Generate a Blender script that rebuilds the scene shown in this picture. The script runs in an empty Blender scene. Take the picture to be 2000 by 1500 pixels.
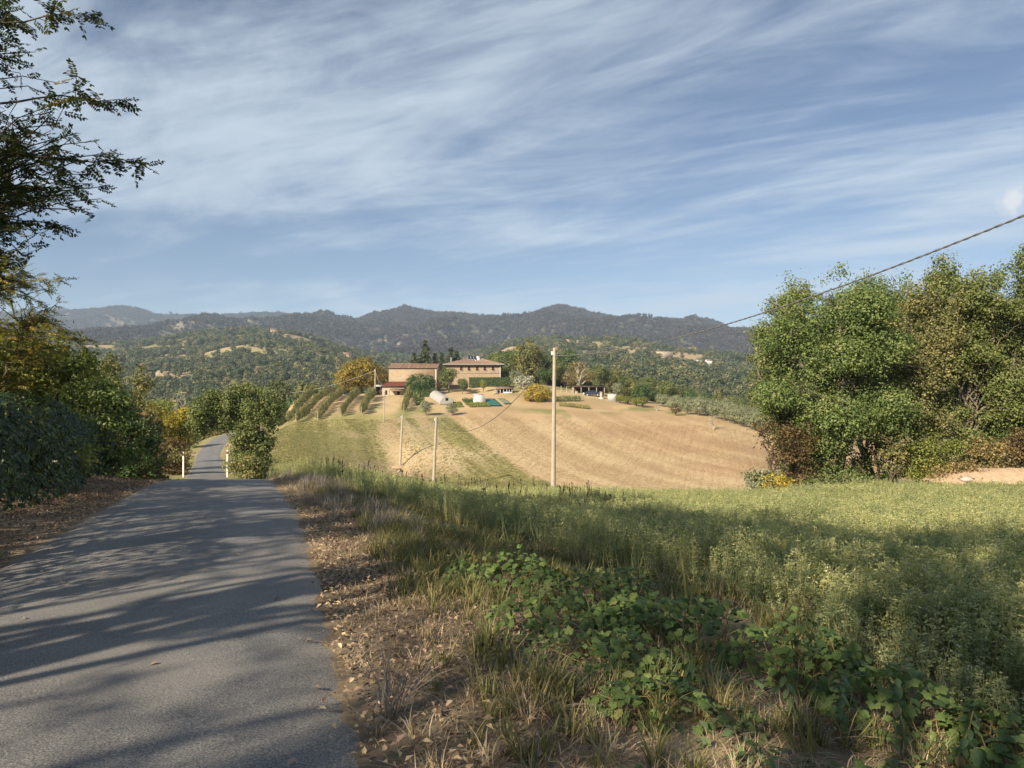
import bpy, math
import numpy as np
from mathutils import Vector, Matrix

rng = np.random.default_rng(11)
R = math.radians
scene = bpy.context.scene
COL = scene.collection

# ------------------------------------------------------------------ camera, sky, sun, exposure
CAMZ = 1.6
cam_data = bpy.data.cameras.new("camera")
cam_data.sensor_width = 36.0
cam_data.lens = 27.0
cam_data.clip_start = 0.05
cam_data.clip_end = 30000.0
cam = bpy.data.objects.new("camera", cam_data)
cam.location = (0, 0, CAMZ)
cam.rotation_euler = (R(90), 0, 0)
COL.objects.link(cam)
scene.camera = cam

SUN_AZ = R(38)        # horizontal heading of the light (0 = straight ahead, + = to the right)
SUN_EL = R(29)
SUN_DIR = Vector((math.cos(SUN_EL) * math.sin(SUN_AZ), math.cos(SUN_EL) * math.cos(SUN_AZ), -math.sin(SUN_EL)))
sun_data = bpy.data.lights.new("sun", 'SUN')
sun_data.energy = 5.0
sun_data.angle = R(0.55)
sun_data.color = (1.0, 0.85, 0.64)
sun = bpy.data.objects.new("sun", sun_data)
sun.rotation_euler = SUN_DIR.to_track_quat('-Z', 'Y').to_euler()
sun.location = (-40, -60, 60)
COL.objects.link(sun)

world = bpy.data.worlds.new("World")
scene.world = world
world.use_nodes = True


def build_world():
    nt = world.node_tree
    N, L = nt.nodes, nt.links
    N.clear()
    out = N.new('ShaderNodeOutputWorld')
    bg = N.new('ShaderNodeBackground')
    bg.inputs['Strength'].default_value = 0.05
    sky = N.new('ShaderNodeTexSky')
    sky.sky_type = 'NISHITA'
    sky.sun_disc = False
    sky.sun_elevation = SUN_EL
    sky.sun_rotation = math.pi + SUN_AZ
    sky.altitude = 400
    sky.air_density = 0.72
    sky.dust_density = 0.35
    sky.ozone_density = 1.5
    tc = N.new('ShaderNodeTexCoord')
    sep = N.new('ShaderNodeSeparateXYZ')
    L.new(tc.outputs['Generated'], sep.inputs[0])

    def math_(op, a, b=None, c=None, clamp=False):
        m = N.new('ShaderNodeMath'); m.operation = op; m.use_clamp = clamp
        for i, v in enumerate((a, b, c)):
            if v is None: continue
            if isinstance(v, (int, float)): m.inputs[i].default_value = v
            else: L.new(v, m.inputs[i])
        return m.outputs[0]
    zc = math_('ADD', math_('MAXIMUM', sep.outputs[2], 0.0), 0.10)
    u = math_('DIVIDE', sep.outputs[0], zc)
    v = math_('DIVIDE', sep.outputs[1], zc)
    # rotate so that 'a' runs along the streaks and 'b' across them
    ca, sa = -0.86, 0.51
    a = math_('ADD', math_('MULTIPLY', u, ca), math_('MULTIPLY', v, sa))
    b = math_('ADD', math_('MULTIPLY', u, sa), math_('MULTIPLY', v, -ca))

    def layer(sa_, sb_, off, scale, detail, rough, dist):
        cb = N.new('ShaderNodeCombineXYZ')
        L.new(math_('MULTIPLY', a, sa_), cb.inputs[0])
        L.new(math_('MULTIPLY', b, sb_), cb.inputs[1])
        cb.inputs[2].default_value = off
        n = N.new('ShaderNodeTexNoise')
        n.inputs['Scale'].default_value = scale
        n.inputs['Detail'].default_value = detail
        n.inputs['Roughness'].default_value = rough
        n.inputs['Distortion'].default_value = dist
        L.new(cb.outputs[0], n.inputs['Vector'])
        return n.outputs[0]
    n1 = layer(0.34, 0.50, 3.1, 1.0, 6, 0.55, 0.9)     # broad banks
    n2 = layer(0.50, 1.35, 8.4, 1.0, 9, 0.62, 1.5)      # wispy streaks
    n3 = layer(1.3, 3.4, 1.7, 1.0, 9, 0.66, 2.2)        # fine combing
    s = math_('ADD', math_('MULTIPLY', n1, 0.56), math_('ADD', math_('MULTIPLY', n2, 0.34), math_('MULTIPLY', n3, 0.14)))
    mr = N.new('ShaderNodeMapRange')
    mr.interpolation_type = 'SMOOTHSTEP'
    mr.inputs['From Min'].default_value = 0.44
    mr.inputs['From Max'].default_value = 0.65
    mr.inputs['To Max'].default_value = 0.86
    L.new(s, mr.inputs['Value'])
    mixc = N.new('ShaderNodeMix'); mixc.data_type = 'RGBA'
    L.new(mr.outputs[0], mixc.inputs['Factor'])
    L.new(sky.outputs[0], mixc.inputs['A'])
    mixc.inputs['B'].default_value = (6.3, 7.3, 8.3, 1)
    # one small fair-weather cloud low on the right
    dv = Vector((975, 1500, 355)).normalized()
    vm = N.new('ShaderNodeVectorMath'); vm.operation = 'DISTANCE'
    nrm = N.new('ShaderNodeVectorMath'); nrm.operation = 'NORMALIZE'
    L.new(tc.outputs['Generated'], nrm.inputs[0]); L.new(nrm.outputs[0], vm.inputs[0]); vm.inputs[1].default_value = dv
    pn = N.new('ShaderNodeTexNoise'); pn.inputs['Scale'].default_value = 55.0; pn.inputs['Detail'].default_value = 6; pn.inputs['Roughness'].default_value = .6
    L.new(tc.outputs['Generated'], pn.inputs['Vector'])
    pf = math_('SUBTRACT', math_('MULTIPLY', pn.outputs[0], 1.3), math_('MULTIPLY', vm.outputs['Value'], 34.0))
    pm = N.new('ShaderNodeMapRange'); pm.interpolation_type = 'SMOOTHSTEP'
    pm.inputs['From Min'].default_value = .05; pm.inputs['From Max'].default_value = .5; pm.inputs['To Max'].default_value = .9
    L.new(pf, pm.inputs['Value'])
    mix2 = N.new('ShaderNodeMix'); mix2.data_type = 'RGBA'
    L.new(pm.outputs[0], mix2.inputs['Factor']); L.new(mixc.outputs['Result'], mix2.inputs['A']); mix2.inputs['B'].default_value = (8.2, 8.4, 8.7, 1)
    L.new(mix2.outputs['Result'], bg.inputs['Color'])
    L.new(bg.outputs[0], out.inputs[0])


build_world()
vs = scene.view_settings
vs.view_transform = 'Standard'
vs.look = 'None'
vs.exposure = 1.05
vs.gamma = 1.0
vs.use_curve_mapping = False
cy = scene.cycles
cy.use_denoising = True
cy.max_bounces = 5
cy.diffuse_bounces = 2
cy.glossy_bounces = 2
cy.transmission_bounces = 3
cy.transparent_max_bounces = 8
cy.volume_bounces = 0
cy.caustics_reflective = False
cy.caustics_refractive = False


# ------------------------------------------------------------------ helpers
def smooth(a, b, x):
    t = np.clip((x - a) / (b - a), 0, 1)
    return t * t * (3 - 2 * t)


def vnoise(x, y, seed=0):
    x = np.asarray(x, float); y = np.asarray(y, float)
    xi = np.floor(x).astype(np.int64); yi = np.floor(y).astype(np.int64)
    fx = x - xi; fy = y - yi
    fx = fx * fx * (3 - 2 * fx); fy = fy * fy * (3 - 2 * fy)

    def h(i, j):
        n = (i * 374761393 + j * 668265263 + seed * 974634777) & 0xffffffff
        n = ((n ^ (n >> 13)) * 1274126177) & 0xffffffff
        n = (n ^ (n >> 16)) & 0xffffffff
        return n / 4294967295.0
    return ((h(xi, yi) * (1 - fx) + h(xi + 1, yi) * fx) * (1 - fy)
            + (h(xi, yi + 1) * (1 - fx) + h(xi + 1, yi + 1) * fx) * fy)


def fbm(x, y, seed=0, octv=4, gain=0.5):
    s = 0; a = 1; t = 0
    for o in range(octv):
        s = s + a * vnoise(x * 2 ** o + 17.3 * o, y * 2 ** o - 9.1 * o, seed + o); t += a; a *= gain
    return s / t


def mesh_np(name, V, F, mat=None, smooth_shade=False, rnd=None, col=None):
    """V (n,3); F an (m,k) array or a list of such arrays."""
    V = np.ascontiguousarray(V, dtype=np.float32)
    if not isinstance(F, (list, tuple)): F = [F]
    F = [np.asarray(f, dtype=np.int32) for f in F if len(f)]
    me = bpy.data.meshes.new(name)
    me.vertices.add(len(V)); me.vertices.foreach_set('co', V.ravel())
    idx = np.concatenate([f.ravel() for f in F])
    tot = np.concatenate([np.full(len(f), f.shape[1], np.int32) for f in F])
    start = np.concatenate([[0], np.cumsum(tot)[:-1]]).astype(np.int32)
    me.loops.add(len(idx)); me.loops.foreach_set('vertex_index', idx)
    me.polygons.add(len(tot)); me.polygons.foreach_set('loop_start', start)
    if smooth_shade:
        me.polygons.foreach_set('use_smooth', np.ones(len(tot), bool))
    me.update(calc_edges=True)
    if rnd is not None:
        at = me.attributes.new('rnd', 'FLOAT', 'FACE')
        at.data.foreach_set('value', np.asarray(rnd, np.float32))
    if col is not None:
        at = me.attributes.new('col', 'FLOAT_COLOR', 'POINT')
        c4 = np.ones((len(V), 4), np.float32); c4[:, :3] = col
        at.data.foreach_set('color', c4.ravel())
    if mat is not None: me.materials.append(mat)
    return me


def obj(name, me, parent=None, loc=None, rotz=0.0, scale=None, kind=None, label=None, cat=None, group=None):
    o = bpy.data.objects.new(name, me)
    COL.objects.link(o)
    if parent is not None: o.parent = parent
    if loc is not None: o.location = loc
    if rotz: o.rotation_euler = (0, 0, rotz)
    if scale is not None: o.scale = scale if hasattr(scale, '__len__') else (scale,) * 3
    if kind: o['kind'] = kind
    if label: o['label'] = label
    if cat: o['category'] = cat
    if group: o['group'] = group
    return o


def thing(name, label, cat, loc=(0, 0, 0), rotz=0.0, scale=None, group=None):
    o = obj(name, None, None, loc, rotz, scale, None, label, cat, group)
    o.empty_display_size = 0.3
    return o


class MB:
    """collects faces for one mesh"""
    def __init__(s): s.V = []; s.F = {3: [], 4: []}; s.n = 0; s.R = {3: [], 4: []}

    def add(s, V, F, rnd=None):
        V = np.asarray(V, float).reshape(-1, 3); F = np.asarray(F, int)
        s.V.append(V); k = F.shape[1]; s.F[k].append(F + s.n); s.n += len(V)
        s.R[k].append(np.zeros(len(F)) if rnd is None else np.asarray(rnd, float))
        return s

    def box(s, x0, x1, y0, y1, z0, z1):
        V = [(x, y, z) for z in (z0, z1) for y in (y0, y1) for x in (x0, x1)]
        F = [(0, 2, 3, 1), (4, 5, 7, 6), (0, 1, 5, 4), (2, 6, 7, 3), (0, 4, 6, 2), (1, 3, 7, 5)]
        return s.add(V, F)

    def quad(s, a, b, c, d): return s.add([a, b, c, d], [(0, 1, 2, 3)])

    def slab(s, pts, n):
        """thick quad: four corners extruded by vector n"""
        p = np.asarray(pts, float); q = p + np.asarray(n, float)
        return s.add(np.vstack([p, q]), [(3, 2, 1, 0), (4, 5, 6, 7), (0, 1, 5, 4), (1, 2, 6, 5), (2, 3, 7, 6), (3, 0, 4, 7)])

    def tube(s, pts, rad, sides=6, cap=True):
        p = np.asarray(pts, float); n = len(p)
        rad = np.broadcast_to(np.asarray(rad, float), (n,))
        t = np.gradient(p, axis=0); t /= np.linalg.norm(t, axis=1)[:, None] + 1e-9
        ref = np.array([0.0, 0, 1]) if abs(t[:, 2].mean()) < 0.8 else np.array([1.0, 0, 0])
        b = np.cross(t, ref); b /= np.linalg.norm(b, axis=1)[:, None] + 1e-9
        c = np.cross(b, t)
        an = np.linspace(0, 2 * np.pi, sides, endpoint=False)
        V = p[:, None, :] + rad[:, None, None] * (np.cos(an)[None, :, None] * b[:, None, :] + np.sin(an)[None, :, None] * c[:, None, :])
        i = np.arange(n - 1)[:, None] * sides; j = np.arange(sides)[None, :]; k = (j + 1) % sides
        F = np.stack([i + j, i + k, i + sides + k, i + sides + j], -1).reshape(-1, 4)
        s.add(V.reshape(-1, 3), F)
        if cap:
            for base, cen, fl in ((0, p[0], 1), ((n - 1) * sides, p[-1], 0)):
                ring = V.reshape(-1, 3)[base:base + sides]
                W = np.vstack([ring, cen])
                a_ = np.arange(sides); b_ = (a_ + 1) % sides
                f = np.stack([b_, a_, np.full(sides, sides)] if fl else [a_, b_, np.full(sides, sides)], -1)
                s.add(W, f)
        return s

    def build(s, name, mat, parent=None, smooth_shade=False, **kw):
        return obj(name, s.mesh(name, mat, smooth_shade), parent, **kw)

    def mesh(s, name, mat, smooth_shade=False, rnd=False):
        V = np.vstack(s.V); Fs = []; rs = []
        for k in (3, 4):
            if s.F[k]: Fs.append(np.vstack(s.F[k])); rs.append(np.concatenate(s.R[k]))
        return mesh_np(name, V, Fs, mat, smooth_shade, rnd=np.concatenate(rs) if rnd else None)


# ---------- materials
def new_mat(name):
    m = bpy.data.materials.new(name); m.use_nodes = True
    nt = m.node_tree; nt.nodes.clear()
    out = nt.nodes.new('ShaderNodeOutputMaterial')
    return m, nt, out


def add_ramp(nt, fac, stops):
    r = nt.nodes.new('ShaderNodeValToRGB')
    el = r.color_ramp.elements
    while len(el) < len(stops): el.new(0.5)
    for e, (p, c) in zip(el, stops): e.position = p; e.color = (*c, 1)
    nt.links.new(fac, r.inputs[0])
    return r.outputs[0]


def mathn(nt, op, a, b=None):
    m = nt.nodes.new('ShaderNodeMath'); m.operation = op
    for i, v in enumerate((a, b)):
        if v is None: continue
        if isinstance(v, (int, float)): m.inputs[i].default_value = v
        else: nt.links.new(v, m.inputs[i])
    return m.outputs[0]


def mixc(nt, fac, a, b, mode='MIX'):
    m = nt.nodes.new('ShaderNodeMix'); m.data_type = 'RGBA'; m.blend_type = mode
    for k, v in (('Factor', fac), ('A', a), ('B', b)):
        if isinstance(v, (int, float)): m.inputs[k].default_value = v
        elif isinstance(v, tuple): m.inputs[k].default_value = (*v, 1)
        else: nt.links.new(v, m.inputs[k])
    return m.outputs['Result']


def noise(nt, scale, detail=4, rough=0.55, vec=None, mscale=None, mrot=None, dist=0.0, coord='Object'):
    n = nt.nodes.new('ShaderNodeTexNoise')
    n.inputs['Scale'].default_value = scale; n.inputs['Detail'].default_value = detail
    n.inputs['Roughness'].default_value = rough; n.inputs['Distortion'].default_value = dist
    tc = nt.nodes.new('ShaderNodeTexCoord'); v = tc.outputs[coord]
    if mscale is not None or mrot is not None:
        if mrot is not None:
            mp0 = nt.nodes.new('ShaderNodeMapping'); mp0.inputs['Rotation'].default_value = mrot
            nt.links.new(v, mp0.inputs[0]); v = mp0.outputs[0]
        mp = nt.nodes.new('ShaderNodeMapping')
        if mscale is not None: mp.inputs['Scale'].default_value = mscale
        nt.links.new(v, mp.inputs[0]); v = mp.outputs[0]
    nt.links.new(v, n.inputs['Vector'])
    return n.outputs[0]


def bump(nt, h, strength=0.4, dist=0.02):
    b = nt.nodes.new('ShaderNodeBump'); b.inputs['Strength'].default_value = strength
    b.inputs['Distance'].default_value = dist
    nt.links.new(h, b.inputs['Height']); return b.outputs[0]


def principled(nt, out, color, rough=0.8, spec=0.2, normal=None, metal=0.0):
    p = nt.nodes.new('ShaderNodeBsdfPrincipled')
    if isinstance(color, tuple): p.inputs['Base Color'].default_value = (*color, 1)
    else: nt.links.new(color, p.inputs['Base Color'])
    p.inputs['Roughness'].default_value = rough
    p.inputs['Specular IOR Level'].default_value = spec
    p.inputs['Metallic'].default_value = metal
    if normal is not None: nt.links.new(normal, p.inputs['Normal'])
    if out is not None: nt.links.new(p.outputs[0], out.inputs[0])
    return p


def leaf_mat(name, stops, trans=0.3, rough=0.55, spec=0.25, objvar=0.25, tcol=(1.25, 1.3, 0.55), tex=0.0):
    m, nt, out = new_mat(name)
    at = nt.nodes.new('ShaderNodeAttribute'); at.attribute_name = 'rnd'
    oi = nt.nodes.new('ShaderNodeObjectInfo')
    f = mathn(nt, 'ADD', at.outputs['Fac'], mathn(nt, 'MULTIPLY', mathn(nt, 'SUBTRACT', oi.outputs['Random'], 0.5), objvar))
    c = add_ramp(nt, f, stops)
    if tex:
        c = mixc(nt, 1.0, c, add_ramp(nt, noise(nt, tex, 4, .7), [(.3, (.62, .66, .6)), (.7, (1.3, 1.25, 1.2))]), 'MULTIPLY')
    p = principled(nt, None, c, rough, spec)
    t = nt.nodes.new('ShaderNodeBsdfTranslucent')
    nt.links.new(mixc(nt, 1.0, c, tcol, 'MULTIPLY'), t.inputs[0])
    mx = nt.nodes.new('ShaderNodeMixShader'); mx.inputs[0].default_value = trans
    nt.links.new(p.outputs[0], mx.inputs[1]); nt.links.new(t.outputs[0], mx.inputs[2])
    nt.links.new(mx.outputs[0], out.inputs[0])
    return m


def noisy_mat(name, c0, c1, scale=8.0, rough=0.85, spec=0.2, bstr=0.0, bdist=0.01, detail=5, mscale=None, lo=0.35, hi=0.65):
    m, nt, out = new_mat(name)
    n = noise(nt, scale, detail, 0.6, mscale=mscale)
    c = add_ramp(nt, n, [(lo, c0), (hi, c1)])
    principled(nt, out, c, rough, spec, bump(nt, n, bstr, bdist) if bstr else None)
    return m


# ------------------------------------------------------------------ terrain heights
ROAD = np.array([  # depth y, centre x, height below the lens
    (-60, 19.0, -1.0), (-30, 9.0, -1.2), (-10, 2.0, -1.5), (0, -1.2, -1.6), (3.2, -2.2, -1.63), (7.7, -3.55, -1.80), (11.65, -4.8, -1.97),
    (17, -6.7, -2.33), (23.6, -9.05, -2.92), (32, -12.3, -4.25), (45, -17.6, -6.0), (60, -23.9, -7.15), (80, -31.6, -8.35),
    (108, -42.4, -9.4), (135, -50.2, -9.2), (165, -54.5, -10.0), (200, -55, -14.0), (260, -52, -24.0)])


def hermite(xs, ys, x):
    m = np.gradient(ys, xs)
    i = np.clip(np.searchsorted(xs, x) - 1, 0, len(xs) - 2)
    h = xs[i + 1] - xs[i]; t = np.clip((x - xs[i]) / h, 0, 1)
    return ((2 * t**3 - 3 * t**2 + 1) * ys[i] + (t**3 - 2 * t**2 + t) * h * m[i]
            + (-2 * t**3 + 3 * t**2) * ys[i + 1] + (t**3 - t**2) * h * m[i + 1])


def road_x(y): return hermite(ROAD[:, 0], ROAD[:, 1], np.asarray(y, float))
def road_z(y): return hermite(ROAD[:, 0], ROAD[:, 2], np.asarray(y, float)) + CAMZ


ROAD_HALF = 1.62   # half width, measured along x
SHADE_TREES = [(-9.2, 3.2, 9.5, 2.0, 170, .62), (-12.5, 4.5, 10.0, 2.3, 150, .5), (-10.5, -3.5, 10.5, 2.2, 50, .45), (-14.0, -1.0, 11.0, 2.5, 55, .45), (-7.5, -6.5, 10.0, 2.0, 40, .45), (-4.6, -4.8, 10.8, 2.4, 360, .60), (-7.4, -0.4, 10.2, 2.5, 340, .66), (-2.8, -7.5, 10.3, 2.2, 220, .5), (0.3, -13.5, 11.5, 2.6, 220, .45), (-10.5, -8.5, 10.5, 2.2, 60, .42), (-8.2, -11.0, 11.0, 2.2, 60, .42)]  # x, y, height, crown half-width, twigs, crown base
near_pts = [  # x, y, height below the lens
    (0, 0, -1.62), (3, 0, -1.75), (8, 0, -1.95), (20, 0, -2.5), (-3, 0, -1.6), (-10, 0, -1.5), (-20, 0, -1.5), (0, -15, -1.3), (10, -15, -1.5),
    (-10, -15, -1.25), (30, -10, -2.5), (-30, -10, -1.3), (0, -60, -1), (60, -60, -3), (-60, -60, -1), (60, 0, -4), (-60, 0, -2),
    (1, 4, -1.76), (3, 5, -2.0), (6, 6, -2.25), (2, 8, -2.15), (6, 10, -2.6), (0, 11, -2.35), (4, 15, -3.1), (10, 15, -3.1), (-3, 18, -2.85),
    (0, 20, -3.5), (8, 22, -3.85), (16, 22, -3.85), (2, 30, -4.65), (10, 30, -4.65), (20, 30, -4.5), (28, 30, -4.3), (-4, 30, -4.5), (-8, 30, -4.0),
    (14, 38, -5.2), (22, 38, -5.0), (30, 38, -4.8), (6, 38, -5.8), (0, 40, -6.3), (-6, 40, -5.9), (-2, 50, -7.9), (6, 50, -7.9), (15, 50, -7.5),
    (25, 50, -6.5), (40, 50, -6.3), (-12, 50, -7.0), (-14, 65, -9.0), (0, 65, -10), (10, 65, -10), (25, 65, -9), (50, 65, -7.5),
    (-7, 10, -1.75), (-10, 10, -1.65), (-15, 10, -1.6), (-10, 21, -2.5), (-14, 21, -2.3), (-14, 35, -4.5), (-20, 35, -4.2), (-27, 60, -7.0),
    (-35, 60, -7.2), (-42, 90, -9.2), (-60, 90, -11), (-60, 140, -14), (-75, 180, -25), (-100, 120, -20), (-60, 40, -5), (80, 90, -9), (70, 130, -12),
    (-110, 250, -42), (-60, 260, -30), (110, 180, -18)]
px_pts = [  # photo column, photo row, depth
    (600, 930, 80), (600, 880, 110), (600, 842, 138), (760, 930, 95), (700, 880, 122), (800, 872, 124), (850, 850, 132), (950, 848, 131), (848, 955, 86),
    (783, 912, 118), (900, 900, 108), (1000, 950, 88), (1000, 900, 108), (1100, 950, 88), (1100, 880, 118), (1200, 940, 90), (1200, 850, 135), (1300, 900, 110),
    (1350, 860, 130), (1400, 940, 90), (1450, 900, 105), (1480, 852, 135), (1495, 890, 112), (1250, 803, 165), (1150, 796, 168), (1300, 810, 160),
    (1400, 830, 145), (1450, 845, 138), (750, 825, 148), (680, 812, 153), (620, 820, 151), (560, 828, 147), (790, 806, 156), (720, 775, 180),
    (665, 772, 186), (610, 775, 188), (560, 785, 185), (900, 825, 145), (1000, 815, 152), (950, 800, 160), (950, 785, 171), (880, 788, 171), (950, 770, 184),
    (880, 770, 182), (950, 753, 198), (1050, 755, 196), (900, 760, 196), (800, 768, 188), (740, 772, 186), (1050, 775, 180), (1100, 790, 170), (1150, 776, 184),
    (1200, 785, 180), (1280, 790, 180), (1380, 805, 172), (1480, 830, 160)]


def P(px, py, d): return np.array([(px - 1000) / 1500 * d, d, CAMZ + (750 - py) / 1500 * d])


ctl = [(x, y, z + CAMZ) for x, y, z in near_pts]
ctl += [tuple(P(*t)) for t in px_pts]
for dd in (215, 240):
    for px, c in ((650, -4), (800, -1.5), (950, -0.5), (1080, -0.6), (1180, -2.5), (1300, -6), (1420, -12)):
        ctl.append(((px - 1000) / 1500 * dd, dd, c - (dd - 215) * 0.06 + CAMZ))
far_px = np.array([-1600, -600, 0, 200, 400, 560, 700, 900, 1050, 1150, 1300, 1450, 1600, 2000, 3600.])
far_c = np.array([-30, -30, -35, -38, -36, -28, -20, -14, -7, -5, -11, -22, -22, -20, -20.])
for px in (0, 200, 400, 560, 700, 900, 1050, 1150, 1300, 1450, 1700, 2000):
    for dd in (300, 350):
        ctl.append(((px - 1000) / 1500 * dd, dd, float(np.interp(px, far_px, far_c)) * (0.75 if dd == 300 else 1) + CAMZ))
for yy in ROAD[3:16, 0]:
    for off in (-2.6, 0.0, 2.6):
        ctl.append((float(road_x(yy)) + off, yy, float(road_z(yy)) - 0.04))
ctl = np.array(ctl)


def warp(x, y):
    r = np.hypot(x, y) + 1e-6; k = np.log1p(r / 9.0) / r
    return x * k, y * k


def tps_fit(c, lam=2e-4):
    u, v = warp(c[:, 0], c[:, 1]); n = len(u)
    r2 = (u[:, None] - u) ** 2 + (v[:, None] - v) ** 2
    K = r2 * np.log(r2 + 1e-12) * 0.5 + lam * np.eye(n)
    Pm = np.stack([np.ones(n), u, v], 1)
    A = np.block([[K, Pm], [Pm.T, np.zeros((3, 3))]])
    s = np.linalg.solve(A, np.concatenate([c[:, 2], [0, 0, 0]]))
    return u, v, s


_U, _V, _S = tps_fit(ctl)


def tps(x, y):
    u, v = warp(x, y); o = np.empty_like(u); n = len(_U)
    for i in range(0, len(u), 20000):
        r2 = (u[i:i + 20000, None] - _U) ** 2 + (v[i:i + 20000, None] - _V) ** 2
        o[i:i + 20000] = (r2 * np.log(r2 + 1e-12) * 0.5) @ _S[:n] + _S[n] + _S[n + 1] * u[i:i + 20000] + _S[n + 2] * v[i:i + 20000]
    return o


cpx = np.array([-1600, -600, 0, 150, 250, 330, 400, 480, 560, 640, 720, 800, 900, 1000, 1100, 1200, 1300, 1400, 1500, 1700, 2000, 3600.])


def colrow(vals): return np.array([vals[0], vals[0]] + list(vals) + [vals[-1]])


far_rows = [
    (500, cpx, colrow([792, 790, 790, 786, 782, 776, 770, 766, 762, 758, 756, 750, 745, 741, 746, 757, 762, 762, 762])),
    (700, cpx, colrow([740, 737, 736, 731, 726, 723, 720, 722, 728, 735, 735, 726, 717, 714, 722, 730, 737, 737, 737])),
    (1000, cpx, colrow([700, 700, 696, 689, 683, 680, 682, 695, 712, 728, 722, 694, 687, 691, 701, 713, 722, 722, 722])),
    (1300, cpx, colrow([684, 677, 669, 656, 645, 640, 646, 668, 695, 722, 706, 663, 657, 671, 690, 707, 720, 720, 720])),
    (1750, cpx, colrow([690, 686, 680, 675, 668, 664, 668, 682, 694, 706, 698, 684, 680, 686, 694, 704, 715, 715, 715])),
    (2200, cpx, colrow([686, 680, 674, 668, 660, 652, 645, 645, 652, 656, 660, 656, 648, 652, 660, 668, 682, 684, 684])),
    (2800, np.array([-1600, 300, 480, 560, 600, 632, 660, 700, 730, 765, 790, 815, 850, 900, 960, 1000, 1040, 1060, 1090, 1130, 1160, 1200, 1260, 1330, 1380, 1410, 1440, 1500, 2000, 3600.]),
     np.array([690, 680, 650, 634, 626, 612, 625, 625, 611, 607, 598, 604, 611, 612, 617, 624, 612, 603, 595, 602, 611, 618, 626, 628, 624, 633, 649, 659, 652, 652.])),
    (3150, cpx, colrow([650, 648, 645, 648, 646, 645, 642, 645, 648, 650, 655, 655, 652, 652, 652, 652, 655, 655, 655])),
    (3650, np.array([-1600, -600, 0, 100, 150, 190, 240, 270, 300, 330, 370, 420, 440, 470, 520, 560, 600, 700, 1000, 1400, 1440, 1480, 1560, 2000, 3600.]),
     np.array([620, 620, 610, 606, 605, 602, 597, 602, 613, 617, 615, 616, 615, 615, 610, 615, 625, 640, 650, 645, 642, 641, 641, 636, 636.])),
    (7500, cpx, colrow([690] * 19)),
]


def Hfun(x, y):
    x = np.asarray(x, float).ravel(); y = np.asarray(y, float).ravel()
    th = np.arctan2(x, y); r = np.hypot(x, y)
    thc = np.clip(th, -R(54), R(54))
    px = 1000 + 1500 * np.tan(thc); d = r * np.cos(thc)
    near = np.full_like(x, 0.0)
    m = r < 345
    near[m] = tps(x[m], y[m])
    ds = [350.0]; cs = [np.interp(px, far_px, far_c)]
    for dd, cx, pys in far_rows:
        ds.append(dd); cs.append((750 - np.interp(px, cx, pys)) / 1500 * dd - (6.0 if dd > 1200 else 0))
    ds = np.array(ds); cs = np.array(cs)
    i = np.clip(np.searchsorted(ds, d) - 1, 0, len(ds) - 2)
    t = np.clip((d - ds[i]) / (ds[i + 1] - ds[i]), 0, 1)
    ar = np.arange(len(d))
    tt = t * 0.45 + 0.55 * (t * t * (3 - 2 * t))
    far = cs[i, ar] * (1 - tt) + cs[i + 1, ar] * tt + CAMZ
    # gullies and spurs
    wx = x + 120 * (vnoise(x / 260, y / 260, 5) - .5); wy = y + 120 * (vnoise(x / 260, y / 260, 6) - .5)
    rid = 1 - np.abs(2 * vnoise(wx / 330, wy / 520, 1) - 1)
    rid2 = 1 - np.abs(2 * vnoise(wx / 130, wy / 190, 2) - 1)
    bumpy = (fbm(wx / 90, wy / 90, 3, 3) - .5)
    keep = np.ones_like(d)
    for rr, w in ((2800, 330), (3650, 380), (1300, 130)):
        keep *= 1 - 0.96 * np.exp(-((d - rr) / w) ** 2)
    amp = smooth(420, 2600, d)
    far = far + keep * (amp * (120 * (rid - .6) + 55 * (rid2 - .5)) + smooth(350, 900, d) * 16 * bumpy)
    w = smooth(255, 340, r)
    h = near * (1 - w) + far * w
    # road bed
    dx = np.abs(x - road_x(y))
    onroad = (y > -60) & (y < 260)
    k = np.where(onroad, 1 - smooth(ROAD_HALF + 0.25, ROAD_HALF + 1.7, dx), 0)
    h = h * (1 - k) + (road_z(y) - 0.035) * k
    # small undulation close by
    h = h + (1 - k) * smooth(1.5, 6, r) * (1 - smooth(60, 120, r)) * 0.10 * (fbm(x / 1.7, y / 1.7, 9, 3) - .5)
    return h


def G(px, d):
    x = (px - 1000) / 1500 * d
    return Vector((x, d, float(Hfun([x], [d])[0])))


def Gxy(x, y): return Vector((x, y, float(Hfun([x], [y])[0])))


def rowof(z, d): return 750 - (z - CAMZ) / d * 1500


# ------------------------------------------------------------------ ground sheets (one polar grid, split by region)
az = np.concatenate([np.radians(np.arange(-180, -44, 3.0)), np.radians(np.arange(-43.2, 43.2, 0.15)), np.radians(np.arange(45, 180, 3.0))])
rr = np.concatenate([[0.0], 1.2 * 1.034 ** np.arange(0, 105), 1.2 * 1.034 ** 104 * 1.0195 ** np.arange(1, 478)])
rr = rr[rr < 7400]
nA, nR = len(az), len(rr)
AZ, RR = np.meshgrid(az, rr)
GX = RR * np.sin(AZ); GY = RR * np.cos(AZ)
GZ = Hfun(GX, GY).reshape(nR, nA)
front = (np.abs(AZ) < R(43))

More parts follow.
